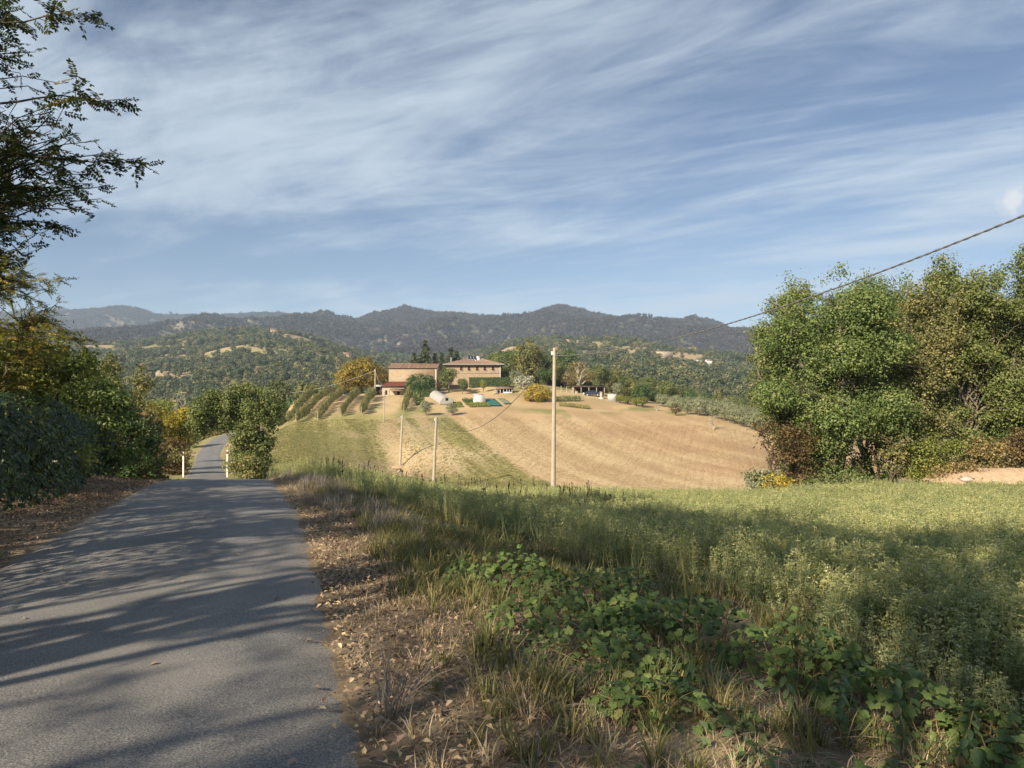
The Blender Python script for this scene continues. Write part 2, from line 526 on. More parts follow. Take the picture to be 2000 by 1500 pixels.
# true surface colours
gx, gy, gr = GX.ravel(), GY.ravel(), RR.ravel()
gpx = 1000 + 1500 * np.tan(np.clip(AZ.ravel(), -R(54), R(54)))
gd = np.maximum(gy, 1)
nA_ = fbm(gx / 9, gy / 9, 21, 4); nB_ = fbm(gx / 2.2, gy / 2.2, 22, 3); nC_ = fbm(gx / 34, gy / 34, 23, 3)
sw = gx * 0.966 + gy * 0.259; sl = gx * -0.259 + gy * 0.966
stripe = fbm(sw / 1.5, sl / 55, 24, 3)
stripe2 = fbm(sw / 5.0, sl / 40, 25, 3)


def C(*c): return np.array(c)[None, :]


def lerp(a, b, t): return a * (1 - t[:, None]) + b * t[:, None]


soil = lerp(C(.14, .108, .075), C(.26, .205, .14), smooth(.3, .7, nB_))
clay = np.exp(-(((gx - .92) / .30) ** 2 + ((gy - 3.62) / .22) ** 2)) + .9 * np.exp(-(((gx - 1.05) / .22) ** 2 + ((gy - 4.1) / .16) ** 2))
soil = lerp(soil, np.broadcast_to(C(.36, .28, .17), soil.shape), np.clip(clay * 1.3, 0, 1))
tan = lerp(C(.40, .295, .168), C(.50, .386, .23), smooth(.3, .7, stripe))
red = lerp(C(.34, .23, .135), C(.43, .305, .18), smooth(.35, .65, stripe))
green = lerp(C(.19, .19, .075), C(.31, .275, .12), smooth(.3, .7, nA_ * .5 + stripe * .5))
pale = lerp(C(.36, .28, .165), C(.46, .37, .23), smooth(.3, .7, stripe2))
edge = -9.5 + (142 - gy) * 0.274 + 3 * (fbm(gx / 6, gy / 12, 31, 2) - .5)     # meadow | stubble border
is_plough = (gx > edge) & (gy > 60) & (gy < 250)
plough_c = lerp(tan, red, smooth(.46, .68, nC_ * .6 + fbm(gx / 26, gy / 10, 33, 3) * .4 + 0.10 * (smooth(128, 150, gy) * (1 - smooth(30, 55, np.abs(gx - 12))))))
mgreen = smooth(.36, .56, stripe2 * .45 + nA_ * .35 + nC_ * .2 + .17 * (1 - smooth(84, 104, gy)) + .10 * smooth(124, 134, gy) * (1 - smooth(-32, -18, gx)) - .10 * np.exp(-((gy - 113) / 13) ** 2) * smooth(-45, -10, gx))
meadow_c = lerp(pale, green, mgreen)
farm = lerp(lerp(C(.37, .265, .15), C(.47, .355, .205), smooth(.3, .7, nA_)), C(.22, .21, .085), smooth(.60, .72, fbm(gx / 7, gy / 7, 41, 3)))
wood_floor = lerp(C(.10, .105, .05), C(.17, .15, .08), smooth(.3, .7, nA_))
clear_n = fbm(gx / 95, gy / 42, 51, 4)
hill_clear = lerp(C(.36, .27, .16), C(.29, .26, .12), smooth(.35, .65, fbm(gx / 60, gy / 60, 52, 3)))
colr = soil.copy()
m = (gy > 44) & (gy < 260)
colr[m] = meadow_c[m]
m2 = is_plough & (gy > 44)
colr[m2] = plough_c[m2]
fm = smooth(150, 160, gy + 6 * (nA_ - .5) - np.where(gx < -22, 2.5, 0) + np.where(gx > 12, -5, 0) + np.where(gx > 28, (gx - 28) * .75, 0))
colr = np.where((gy > 100)[:, None], lerp(colr, farm, fm), colr)
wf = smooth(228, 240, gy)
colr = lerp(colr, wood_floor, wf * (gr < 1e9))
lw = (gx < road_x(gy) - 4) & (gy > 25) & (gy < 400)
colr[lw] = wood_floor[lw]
CLEAR = smooth(.53, .575, clear_n + 0.06 * np.exp(-((gr - 950) / 260) ** 2)) * smooth(480, 640, gr) * (1 - smooth(1300, 1600, gr))
colr = lerp(colr, hill_clear, CLEAR)
mt = smooth(1500, 1900, gr)
mtc = lerp(C(.085, .085, .055), C(.14, .115, .08), smooth(.35, .65, fbm(gx / 160, gy / 160, 61, 4)))
scar = smooth(.70, .76, fbm(gx / 70, gy / 46, 62, 4)) * mt
colr = lerp(colr, mtc, mt); colr = lerp(colr, np.broadcast_to(C(.34, .31, .27), colr.shape), scar * .7)

Fi = np.arange(nR - 1)[:, None] * nA; Fj = np.arange(nA)[None, :]; Fk = (Fj + 1) % nA
GF = np.stack([Fi + Fj, Fi + Fk, Fi + nA + Fk, Fi + nA + Fj], -1)
fcx = GX.ravel()[GF].mean(-1); fcy = GY.ravel()[GF].mean(-1); fr = np.hypot(fcx, fcy)
fpl = is_plough[GF.reshape(-1, 4)].mean(1).reshape(fr.shape) > .5
region = np.zeros(fr.shape, int)
farmside = fcy > 152 - np.where(fcx > 28, (fcx - 28) * .75, 0)
inv = (fcy > 44) & ~farmside & (fcx > road_x(fcy.ravel()).reshape(fcy.shape) + 2) & (fcx < 75)
region[inv & ~fpl] = 1
region[inv & fpl] = 2
region[fr > 300] = 3
region[fr > 1600] = 4


def ground_mat(name, scale, amt, bstr, bdist, stripes=False):
    m, nt, out = new_mat(name)
    at = nt.nodes.new('ShaderNodeAttribute'); at.attribute_name = 'col'
    n = noise(nt, scale, 6, 0.65)
    k = add_ramp(nt, n, [(.25, (1 - amt,) * 3), (.75, (1 + amt * .8,) * 3)])
    c = mixc(nt, 1.0, at.outputs['Color'], k, 'MULTIPLY')
    h = n
    if stripes:
        s = noise(nt, 1.0, 4, 0.6, mrot=(0, 0, R(15)), mscale=(2.4, 0.05, 0.3), dist=.3)
        k2 = add_ramp(nt, s, [(.3, (.88, .87, .85)), (.5, (1, 1, 1)), (.72, (1.12, 1.11, 1.09))])
        c = mixc(nt, 1.0, c, k2, 'MULTIPLY')
        h = mathn(nt, 'ADD', n, s)
    principled(nt, out, c, 0.95, 0.08, bump(nt, h, bstr, bdist))
    return m


gmats = [ground_mat('soil', 14.0, .35, .6, .02), ground_mat('meadow_grass', 2.6, .32, .8, .12, True), ground_mat('stubble', 2.2, .20, .8, .12, True),
         ground_mat('hill_ground', .25, .3, .8, 1.0), ground_mat('mountain_ground', .05, .35, 1.0, 6.0)]
gnames = ['ground', 'meadow', 'ploughed_field', 'hills', 'mountains']
for k in range(5):
    f = GF[region == k]
    used, invx = np.unique(f, return_inverse=True)
    Vg = np.stack([GX.ravel()[used], GY.ravel()[used], GZ.ravel()[used]], 1)
    me = mesh_np(gnames[k], Vg, invx.reshape(f.shape)[:, ::-1], gmats[k], True, col=colr[used])
    obj(gnames[k], me, kind='structure')

# ------------------------------------------------------------------ road
def build_road():
    m, nt, out = new_mat('asphalt')
    n1 = noise(nt, 95.0, 5, .8); n2 = noise(nt, 1.1, 5, .6); n3 = noise(nt, 60.0, 4, .6)
    c = add_ramp(nt, n2, [(.3, (.155, .155, .158)), (.7, (.22, .216, .21))])
    k = add_ramp(nt, n1, [(.36, (.25, .25, .26)), (.48, (.85, .85, .86)), (.58, (1.35, 1.32, 1.26)), (.68, (2.6, 2.5, 2.3))])
    c = mixc(nt, 1.0, c, k, 'MULTIPLY')
    vo = nt.nodes.new('ShaderNodeTexNoise'); vo.inputs['Scale'].default_value = .55; vo.inputs['Detail'].default_value = 5
    tc = nt.nodes.new('ShaderNodeTexCoord'); nt.links.new(tc.outputs['Object'], vo.inputs['Vector'])
    c = mixc(nt, add_ramp(nt, vo.outputs[0], [(.5, (0, 0, 0)), (.62, (.45, .45, .45))]), c, (.225, .215, .20))
    at = nt.nodes.new('ShaderNodeAttribute'); at.attribute_name = 'col'
    c = mixc(nt, 1.0, c, at.outputs['Color'], 'MULTIPLY')
    principled(nt, out, c, .82, .3, bump(nt, mathn(nt, 'ADD', n1, n3), .8, .008))
    ys = np.concatenate([np.arange(-40, 0, .5), np.arange(0, 30, .12), np.arange(30, 215, .5)])
    ns = 17
    t = np.linspace(-1, 1, ns)
    jl = (fbm(ys * 1.6, ys * 0 + 3, 71, 5, .7) - .5) * .16; jr = (fbm(ys * 2.1, ys * 0 + 9, 72, 5, .8) - .5) * .34
    X = road_x(ys)[:, None] + t[None, :] * ROAD_HALF + np.where(t < 0, -t, 0)[None, :] ** 6 * jl[:, None] + np.where(t > 0, t, 0)[None, :] ** 6 * jr[:, None]
    Z = road_z(ys)[:, None] + (0.012 - 0.03 * t[None, :] ** 2) + 0.012 * (fbm(X / 1.3, ys[:, None] / 1.3 + X * 0, 73, 2) - .5)
    Z[:, 0] -= .03; Z[:, -1] -= .03
    V = np.stack([X, np.broadcast_to(ys[:, None], X.shape), Z], -1).reshape(-1, 3)
    i = np.arange(len(ys) - 1)[:, None] * ns; j = np.arange(ns - 1)[None, :]
    F = np.stack([i + j, i + j + 1, i + ns + j + 1, i + ns + j], -1).reshape(-1, 4)
    # worn wheel tracks a little paler, grit and dust towards the edges
    tt_ = np.broadcast_to(t[None, :], X.shape); yy_ = np.broadcast_to(ys[:, None], X.shape)
    wear = 1 + .10 * (np.exp(-((np.abs(tt_) - .47) / .16) ** 2) - .4) + .14 * (fbm(X / .8, yy_ / 2.5, 74, 3) - .5)
    dust = np.clip((np.abs(tt_) - .80) / .2, 0, 1) * (.4 + 1.0 * fbm(X / .5, yy_ / .5, 75, 3))
    rc = wear[..., None] * (1 + dust[..., None] * np.array([.34, .22, .06]))
    obj('road', mesh_np('road', V, F, m, True, col=rc.reshape(-1, 3)), kind='structure')


build_road()

# ------------------------------------------------------------------ foliage tools
def rand_unit(n, g):
    v = g.normal(size=(n, 3)); return v / np.linalg.norm(v, axis=1)[:, None]


def unit(v): return v / (np.linalg.norm(v, axis=-1, keepdims=True) + 1e-9)


def kites(Pt, Nr, L, W, g, T=None, fold=0.0):
    """leaf-shaped quads at points Pt with normals Nr"""
    n = len(Pt)
    t = rand_unit(n, g) if T is None else T
    t = unit(t - Nr * (t * Nr).sum(1)[:, None]); b = np.cross(Nr, t)
    L = np.broadcast_to(L, (n,))[:, None]; W = np.broadcast_to(W, (n,))[:, None]
    up = Nr * W * fold
    V = np.stack([Pt, Pt + t * L * .45 + b * W * .5 + up, Pt + t * L, Pt + t * L * .45 - b * W * .5 + up], 1)
    return V.reshape(-1, 3), (np.arange(n)[:, None] * 4 + np.arange(4)[None, :])


def frames(T, Nr):
    """rotation matrices with columns (side, along, normal)"""
    Nr = unit(Nr); T = unit(T - Nr * (T * Nr).sum(1)[:, None]); S = np.cross(T, Nr)
    return np.stack([S, T, Nr], -1)


def join(pV, pF, Rm, S, T):
    n, m = len(T), len(pV)
    V = np.einsum('nij,mj->nmi', Rm, pV) * np.broadcast_to(S, (n,))[:, None, None] + T[:, None, :]
    F = (pF[None] + (np.arange(n) * m)[:, None, None]).reshape(-1, pF.shape[1])
    return V.reshape(-1, 3), F


def lobe_points(lobes, n, g, lo=0.55, bias=0.5, zmin=None):
    lobes = np.asarray(lobes, float)
    vol = lobes[:, 3] * lobes[:, 4] * lobes[:, 5]; pr = vol ** (2 / 3); pr /= pr.sum()
    outP = []; outN = []
    need = n
    for _ in range(12):
        k = g.choice(len(lobes), size=need * 2, p=pr)
        u = rand_unit(need * 2, g); rad = lo + (1 - lo) * g.random(need * 2) ** bias
        p = lobes[k, :3] + u * rad[:, None] * lobes[k, 3:6]
        dmin = np.full(len(p), 9.0)
        for L in lobes:
            dmin = np.minimum(dmin, np.linalg.norm((p - L[:3]) / L[3:6], axis=1))
        ok = dmin > lo * .92
        if zmin is not None: ok &= p[:, 2] > zmin
        nn = unit(u / lobes[k, 3:6])
        outP.append(p[ok]); outN.append(nn[ok])
        need = n - sum(len(a) for a in outP)
        if need <= 0: break
    return np.vstack(outP)[:n], np.vstack(outN)[:n]


def sublobes(lobes, g, k=11, f=.36, keep=.45):
    """break big lobes into many small billows"""
    out_ = []
    for L in lobes:
        L = np.array(L, float)
        out_.append(np.concatenate([L[:3], L[3:] * keep]))
        u = rand_unit(k, g); u[:, 2] = u[:, 2] * .9 + .08
        for q in u:
            s = f * (.65 + .7 * g.random())
            out_.append(np.concatenate([L[:3] + q * L[3:] * (1 - s * .55), L[3:] * s * np.array([1.05, 1.05, .85])]))
    return np.array(out_)


def curve_pts(a, b, n, g, sag=0.0, wob=0.05):
    t = np.linspace(0, 1, n)[:, None]; d = np.linalg.norm(b - a)
    p = a + (b - a) * t + np.array([0, 0, 1.]) * (sag * d * 4 * t * (1 - t))
    w = g.normal(size=(n, 3)) * wob * d; w[0] = 0; w[-1] = 0
    return p + w


def skeleton(mb, H, lobes, g, r0=.2, fork=.35, nlimb=7, ntwig=40, lean=(0, 0), twig_r=.015, sides=7, wob=.04):
    """trunk, limbs and twigs as tubes; returns twig polylines"""
    lobes = np.asarray(lobes, float)
    top = np.array([lean[0], lean[1], H * fork])
    tr = curve_pts(np.array([0, 0, -.3]), top, 6, g, 0, wob)
    tr[0, :2] *= 0
    rr_ = np.linspace(r0 * 1.15, r0 * .72, 6); rr_[0] *= 1.35
    mb.tube(tr, rr_, sides)
    samples = [tr[3:]]
    ends, _ = lobe_points(lobes, nlimb, g, .25, 1.0)
    ends = np.vstack([ends, lobes[:, :3] + np.array([0, 0, .2]) * lobes[:, 5:6]])
    for e in ends:
        st = tr[g.integers(3, 6)]
        c = curve_pts(st, e, 7, g, .10, wob)
        ra = np.linspace(r0 * .5, twig_r * 1.8, 7)
        mb.tube(c, ra, 5, False); samples.append(c[1:])
    S = np.vstack(samples); tw = []
    te, _ = lobe_points(lobes, ntwig, g, .7, .8)
    for e in te:
        dd = np.linalg.norm(S - e, axis=1) + .6 * np.maximum(0, S[:, 2] - e[2])
        a = S[np.argmin(dd)]
        c = curve_pts(a, e, 5, g, .06, wob)
        mb.tube(c, np.linspace(twig_r * 1.6, twig_r * .5, 5), 3, False); tw.append(c)
    return tw


def crown_mesh(name, lobes, g, n_clu, per, cr, L, W, mat, lo=.6, up=.35, flat=.75, inner=.25, fold=.15, nrand=.42, cv=.26, lv=.14):
    P_, N_ = lobe_points(lobes, n_clu, g, lo, .55)
    ni = int(n_clu * inner)
    if ni:
        P2, N2 = lobe_points(lobes, ni, g, .25, 1.0); P_ = np.vstack([P_, P2]); N_ = np.vstack([N_, N2])
    n = len(P_)
    crs = cr * (.6 + .8 * g.random(n))
    off = g.normal(size=(n, per, 3)) * .5 * crs[:, None, None]; off[..., 2] *= flat
    pts = (P_[:, None] + off).reshape(-1, 3)
    nr = unit(N_[:, None] * .55 + np.array([0, 0, up]) + unit(off) * .45 + g.normal(size=(n, per, 3)) * nrand).reshape(-1, 3)
    k = len(pts)
    V, F = kites(pts, nr, L * (.65 + .7 * g.random(k)), W * (.65 + .7 * g.random(k)), g, fold=fold)
    rn = np.clip(.5 + cv * np.repeat(g.normal(size=n), per) + lv * g.normal(size=k), 0, 1)
    return mesh_np(name, V, F, mat, rnd=rn)


BARK = {}


def bark(name, c0, c1):
    if name not in BARK: BARK[name] = noisy_mat(name, c0, c1, 6.0, .9, .1, .8, .03, mscale=(1, 1, .25))
    return BARK[name]


BK = bark('bark_grey', (.10, .085, .065), (.22, .19, .15))
BKD = bark('bark_dark', (.05, .04, .03), (.12, .10, .075))
BKP = bark('bark_pale', (.30, .27, .20), (.50, .46, .37))

# leaf colours (albedo, from the dark end of the range to the bright one)
LM = {
    'oak': leaf_mat('oak_leaves', [(0, (0.05106, 0.084, 0.02571)), (.45, (0.1072, 0.1589, 0.04945)), (.8, (0.1685, 0.2214, 0.07121)), (1, (0.2349, 0.2668, 0.0989))], .26),
    'oak_olive': leaf_mat('olive_oak_leaves', [(0, (0.06825, 0.09384, 0.0297)), (.5, (0.147, 0.1822, 0.0594)), (1, (0.252, 0.2705, 0.099))], .28),
    'oak_brown': leaf_mat('turning_oak_leaves', [(0, (0.099, 0.11, 0.0396)), (.5, (0.2035, 0.2035, 0.0825)), (1, (0.363, 0.319, 0.143))], .3),
    'brown': leaf_mat('rusty_leaves', [(0, (0.0595, 0.04, 0.02)), (.5, (0.136, 0.09, 0.045)), (1, (0.221, 0.17, 0.07))], .3),
    'yellow': leaf_mat('yellow_green_leaves', [(0, (0.138, 0.1386, 0.024)), (.5, (0.3312, 0.2772, 0.042)), (1, (0.5796, 0.4158, 0.072))], .35),
    'lime': leaf_mat('lime_leaves', [(0, (0.096, 0.132, 0.03)), (.5, (0.204, 0.24, 0.06)), (1, (0.396, 0.36, 0.108))], .35),
    'walnut': leaf_mat('golden_walnut_leaves', [(0, (0.1105, 0.0975, 0.0208)), (.5, (0.247, 0.195, 0.039)), (1, (0.429, 0.312, 0.065))], .3),
    'dark': leaf_mat('dark_green_leaves', [(0, (0.033, 0.063, 0.021)), (.5, (0.0675, 0.117, 0.039)), (1, (0.1275, 0.18, 0.06))], .2),
    'mid': leaf_mat('mid_green_leaves', [(0, (0.058, 0.087, 0.029)), (.5, (0.1232, 0.1595, 0.058)), (1, (0.232, 0.2537, 0.09425))], .25),
    'olive': leaf_mat('olive_tree_leaves', [(0, (0.115, 0.138, 0.0805)), (.5, (0.23, 0.253, 0.1552)), (1, (0.368, 0.3795, 0.2415))], .2),
    'orchard': leaf_mat('fruit_tree_leaves', [(0, (0.0875, 0.1063, 0.0375)), (.5, (0.1812, 0.1875, 0.0775)), (1, (0.3125, 0.2875, 0.125))], .25),
    'tanleaf': leaf_mat('tan_plane_leaves', [(0, (.14, .11, .045)), (.5, (.26, .20, .085)), (1, (.38, .30, .13))], .3),
    'conifer': leaf_mat('conifer_needles', [(0, (0.033, 0.051, 0.024)), (.5, (0.0675, 0.087, 0.039)), (1, (0.15, 0.15, 0.06))], .1),
    'cypress': leaf_mat('cypress_leaves', [(0, (0.06, 0.09, 0.0288)), (.5, (0.132, 0.162, 0.0504)), (1, (0.24, 0.252, 0.084))], .2),
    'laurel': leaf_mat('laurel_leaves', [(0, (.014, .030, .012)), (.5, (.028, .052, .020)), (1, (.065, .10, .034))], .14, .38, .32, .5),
    'robinia': leaf_mat('robinia_leaves', [(0, (.030, .045, .018)), (.45, (.055, .075, .026)), (.8, (.095, .11, .035)), (.93, (.20, .15, .04)), (1, (.38, .26, .06))], .35, objvar=.35),
    'robinia_sun': leaf_mat('sunlit_yellowing_robinia_leaves', [(0, (.07, .085, .025)), (.45, (.15, .16, .045)), (.75, (.28, .25, .07)), (1, (.48, .33, .08))], .35, objvar=.35),  # yellowing leaves, with the sunlit brightness put into the colour
    'vine': leaf_mat('vine_leaves', [(0, (0.05616, 0.09913, 0.03168)), (.5, (0.1123, 0.172, 0.05472)), (.88, (0.1896, 0.2513, 0.0792)), (1, (0.3089, 0.3107, 0.1152))], .3, .55, .25, .4, tex=3.5),
    'nettle': leaf_mat('nettle_leaves', [(0, (0.065, 0.1105, 0.0585)), (.6, (0.13, 0.195, 0.0975)), (.9, (0.195, 0.234, 0.104)), (1, (0.286, 0.169, 0.104))], .25, objvar=.5, tex=4.0),
    'alfalfa': leaf_mat('alfalfa_leaves', [(0, (0.08628, 0.1348, 0.0802)), (.42, (0.204, 0.2617, 0.137)), (.75, (0.4549, 0.4599, 0.2173)), (1, (0.7216, 0.666, 0.3509))], .35, objvar=.3),
    'straw': leaf_mat('dry_grass_blades', [(0, (0.192, 0.138, 0.09)), (.5, (0.396, 0.312, 0.198)), (1, (0.624, 0.516, 0.348))], .3, tcol=(1, 1, .9)),
    'greygrass': leaf_mat('dead_grey_grass_blades', [(0, (.14, .12, .10)), (.5, (.26, .23, .20)), (1, (.40, .36, .31))], .25, tcol=(1, 1, .95)),
    'grass': leaf_mat('green_grass_blades', [(0, (0.07, 0.08625, 0.03413)), (.5, (0.168, 0.1725, 0.07219)), (1, (0.378, 0.299, 0.1444))], .35),
    'litter': leaf_mat('fallen_leaves', [(0, (0.09873, 0.06278, 0.04536)), (.35, (0.2322, 0.157, 0.1134)), (.7, (0.418, 0.3139, 0.2268)), (.9, (0.5341, 0.4018, 0.2268)), (1, (0.6734, 0.5399, 0.3326))], .15, objvar=.6, tcol=(1, .9, .6)),
    'woodA': leaf_mat('woodland_leaves', [(0, (0.0415, 0.06125, 0.03111)), (.4, (0.08193, 0.1058, 0.0495)), (.7, (0.1311, 0.1393, 0.06364)), (1, (0.2185, 0.1894, 0.09193))], .15, objvar=.75),
    'woodB': leaf_mat('mountain_forest_leaves', [(0, (0.02574, 0.02666, 0.01994)), (.4, (0.04632, 0.04, 0.03222)), (.7, (0.06754, 0.04721, 0.04219)), (1, (0.08363, 0.0611, 0.04603))], .1, objvar=.8),
    'wood_near': leaf_mat('near_woodland_leaves', [(0, (0.05184, 0.0679, 0.02468)), (.4, (0.1037, 0.1188, 0.03927)), (.75, (0.1843, 0.1754, 0.0561)), (1, (0.311, 0.249, 0.07854))], .2, objvar=.75),
    'hillstraw': leaf_mat('hill_stubble_blades', [(0, (.34, .25, .15)), (.5, (.46, .36, .22)), (1, (.58, .47, .31))], .3, tcol=(1, 1, .9)),
    'hillgrass': leaf_mat('hill_grass_blades', [(0, (.16, .165, .07)), (.5, (.27, .255, .115)), (1, (.40, .35, .18))], .3),
    'flower': leaf_mat('pale_blossom', [(0, (.16, .18, .12)), (.5, (.40, .40, .32)), (1, (.62, .60, .52))], .2),
}


def scatter(name, pts, rot, scl, idx, protos, label=None, cat=None):
    """one 'stuff' object: points that carry instances of a few prototype meshes"""
    n = len(pts)
    me = bpy.data.meshes.new(name)
    me.vertices.add(n); me.vertices.foreach_set('co', np.asarray(pts, np.float32).ravel())
    a = me.attributes.new('rot', 'FLOAT_VECTOR', 'POINT'); a.data.foreach_set('vector', np.asarray(rot, np.float32).ravel())
    a = me.attributes.new('scl', 'FLOAT_VECTOR', 'POINT'); a.data.foreach_set('vector', np.asarray(scl, np.float32).ravel())
    a = me.attributes.new('pick', 'INT', 'POINT'); a.data.foreach_set('value', np.asarray(idx, np.int32))
    o = obj(name, me, kind='stuff', label=label, cat=cat)
    src = bpy.data.collections.new(name + '_source')
    for i, pm in enumerate(protos):
        src.objects.link(bpy.data.objects.new('%s_%02d' % (name, i), pm))
    ng = bpy.data.node_groups.new(name + '_scatter', 'GeometryNodeTree')
    ng.interface.new_socket('Geometry', in_out='INPUT', socket_type='NodeSocketGeometry')
    ng.interface.new_socket('Geometry', in_out='OUTPUT', socket_type='NodeSocketGeometry')
    N, L = ng.nodes, ng.links
    gi = N.new('NodeGroupInput'); go = N.new('NodeGroupOutput')
    iop = N.new('GeometryNodeInstanceOnPoints')
    ci = N.new('GeometryNodeCollectionInfo'); ci.inputs['Collection'].default_value = src
    ci.inputs['Separate Children'].default_value = True; ci.inputs['Reset Children'].default_value = True
    L.new(gi.outputs[0], iop.inputs['Points']); L.new(ci.outputs[0], iop.inputs['Instance'])
    iop.inputs['Pick Instance'].default_value = True

    def attr(nm, ty):
        q = N.new('GeometryNodeInputNamedAttribute'); q.data_type = ty; q.inputs['Name'].default_value = nm
        return q.outputs['Attribute']
    L.new(attr('pick', 'INT'), iop.inputs['Instance Index'])
    L.new(attr('rot', 'FLOAT_VECTOR'), iop.inputs['Rotation'])
    L.new(attr('scl', 'FLOAT_VECTOR'), iop.inputs['Scale'])
    L.new(iop.outputs[0], go.inputs[0])
    md = o.modifiers.new('scatter', 'NODES'); md.node_group = ng
    return o


# ------------------------------------------------------------------ woods on the hills and mountains (one mass each)
def far_woods():
    g = np.random.default_rng(5)
    # visibility of every grid vertex along its azimuth
    el = (GZ - CAMZ) / np.maximum(RR, .5)
    cm = np.maximum.accumulate(np.vstack([np.full((1, nA), -9.), el[:-1] - 0]), 0)
    treeh = np.where(RR > 1500, 12.0, 9.0) / np.maximum(RR, 1)
    vis = (el + treeh > cm) & front
    dlr = math.log(1.0195); dth = R(.15)
    area = RR ** 2 * dlr * dth
    clear = CLEAR.reshape(nR, nA)
    lx = GX < (GY * ((560 - 1000) / 1500.))

    def sample(dens):
        lam = area * dens * vis
        cnt = g.poisson(lam)
        ii, jj = np.nonzero(cnt)
        rep = cnt[ii, jj]; ii = np.repeat(ii, rep); jj = np.repeat(jj, rep)
        r = rr[ii] * np.exp((g.random(len(ii)) - .5) * dlr); t = az[jj] + (g.random(len(ii)) - .5) * dth
        x = r * np.sin(t); y = r * np.cos(t)
        return np.stack([x, y, Hfun(x, y)], 1)

    def go(name, dens, protos, s0, s1, label, patch=0.0):
        p = sample(dens)
        n = len(p)
        s = s0 + (s1 - s0) * g.random(n) ** 1.4
        rot = np.zeros((n, 3)); rot[:, 2] = g.random(n) * 6.28
        sc = np.stack([s, s, s * (.8 + .45 * g.random(n))], 1)
        scatter(name, p, rot, sc, g.integers(0, len(protos), n), protos, label, 'woodland')
        print(name, n)

    def proto(mat, k, n, L, lobn=3, tall=1.0):
        q = np.random.default_rng(100 + k)
        lobes = [(q.normal() * .35, q.normal() * .35, .9 * tall + q.random() * .5 * tall, .62 + .2 * q.random(), .62 + .2 * q.random(), .62 * tall) for _ in range(lobn)]
        return crown_mesh('wood_crown', lobes, q, n, 5, .28, L, L * .8, mat, lo=.75, inner=.05, up=.35, nrand=.22, cv=.08, lv=.06)
    # far mountain forest: trees about 11 m
    d_mt = (RR > 1500) * np.where(RR > 3000, 1 / 120., 1 / 85.)
    sc_ = scar.reshape(nR, nA)
    go('mountain_forest', d_mt * (1 - .85 * sc_), [proto(LM['woodB'], k, 16, .62) for k in range(4)], 3.2, 5.8, 'hazy blue-grey forest covering the mountain ridges')
    nz = fbm(GX / 45, GY / 45, 77, 3)
    hole = smooth(.33, .42, nz)
    d_h = ((RR > 330) & (RR <= 1500)) * (1 - clear) ** 2 * (.35 + .65 * hole) / np.where(RR > 800, 40., 26.)
    go('hillside_woodland', d_h, [proto(LM['woodA'], 10 + k, 60, .34, 4) for k in range(6)], 2.0, 4.4, 'mixed green and brown woodland over the middle hills')
    d_c = ((RR > 420) & (RR <= 1500)) * clear / 420.
    d_n = ((RR > 130) & (RR <= 330) & ((GX < road_x(GY.ravel()).reshape(GX.shape) - 7) | (lx & (RR > 235)) | (RR > 285) | ((RR > 246) & (gpx.reshape(GX.shape) > 1080)))) / 24.
    go('valley_woodland', d_n + 0 * d_c, [proto(LM['wood_near'], 20 + k, 260, .17, 5) for k in range(6)], 2.0, 3.8, 'green and yellow trees filling the valley beside the farm hill')
    go('field_trees', d_c, [proto(LM['woodA'], 30 + k, 60, .34, 4) for k in range(3)], 1.8, 3.6, 'scattered trees dotting the pale hillside clearings')


far_woods()

# ------------------------------------------------------------------ the farm on the hill
M_ = {}


def plain(name, c, rough=.8, spec=.2, var=.12, scale=6.0, bstr=0.0, metal=0.0):
    if name in M_: return M_[name]
    m, nt, out = new_mat(name)
    n = noise(nt, scale, 4, .6)
    k = add_ramp(nt, n, [(.3, tuple(v * (1 - var) for v in c)), (.7, tuple(min(1, v * (1 + var)) for v in c))])
    principled(nt, out, k, rough, spec, bump(nt, n, bstr, .02) if bstr else None, metal)
    M_[name] = m
    return m


def stone_mat(name, c0, c1, mortar, patch=None):
    m, nt, out = new_mat(name)
    v = nt.nodes.new('ShaderNodeTexVoronoi'); v.inputs['Scale'].default_value = 2.6
    tc = nt.nodes.new('ShaderNodeTexCoord'); mp = nt.nodes.new('ShaderNodeMapping'); mp.inputs['Scale'].default_value = (1, 1, 1.7)
    nt.links.new(tc.outputs['Object'], mp.inputs[0]); nt.links.new(mp.outputs[0], v.inputs['Vector'])
    sp = nt.nodes.new('ShaderNodeSeparateColor'); nt.links.new(v.outputs['Color'], sp.inputs[0])
    c = add_ramp(nt, sp.outputs[0], [(0, c0), (1, c1)])
    c = mixc(nt, add_ramp(nt, v.outputs['Distance'], [(.30, (0, 0, 0)), (.5, (.7, .7, .7))]), c, mortar)
    n = noise(nt, .55, 4, .6)
    if patch: c = mixc(nt, add_ramp(nt, n, [(.52, (0, 0, 0)), (.60, (.8, .8, .8))]), c, patch)
    principled(nt, out, c, .9, .1, bump(nt, v.outputs['Distance'], .5, .05))
    return m


STONE = stone_mat('barn_stone', (.21, .16, .105), (.35, .275, .19), (.305, .25, .18), (.33, .215, .135))
STONE2 = stone_mat('house_stone', (.27, .20, .14), (.36, .28, .195), (.34, .27, .19))


def tile_mat(name, c0, c1):
    m, nt, out = new_mat(name)
    n = noise(nt, 1.2, 5, .65); n2 = noise(nt, 9.0, 3, .6)
    c = add_ramp(nt, mathn(nt, 'ADD', mathn(nt, 'MULTIPLY', n, .6), mathn(nt, 'MULTIPLY', n2, .4)), [(.35, c0), (.65, c1)])
    principled(nt, out, c, .9, .1)
    return m


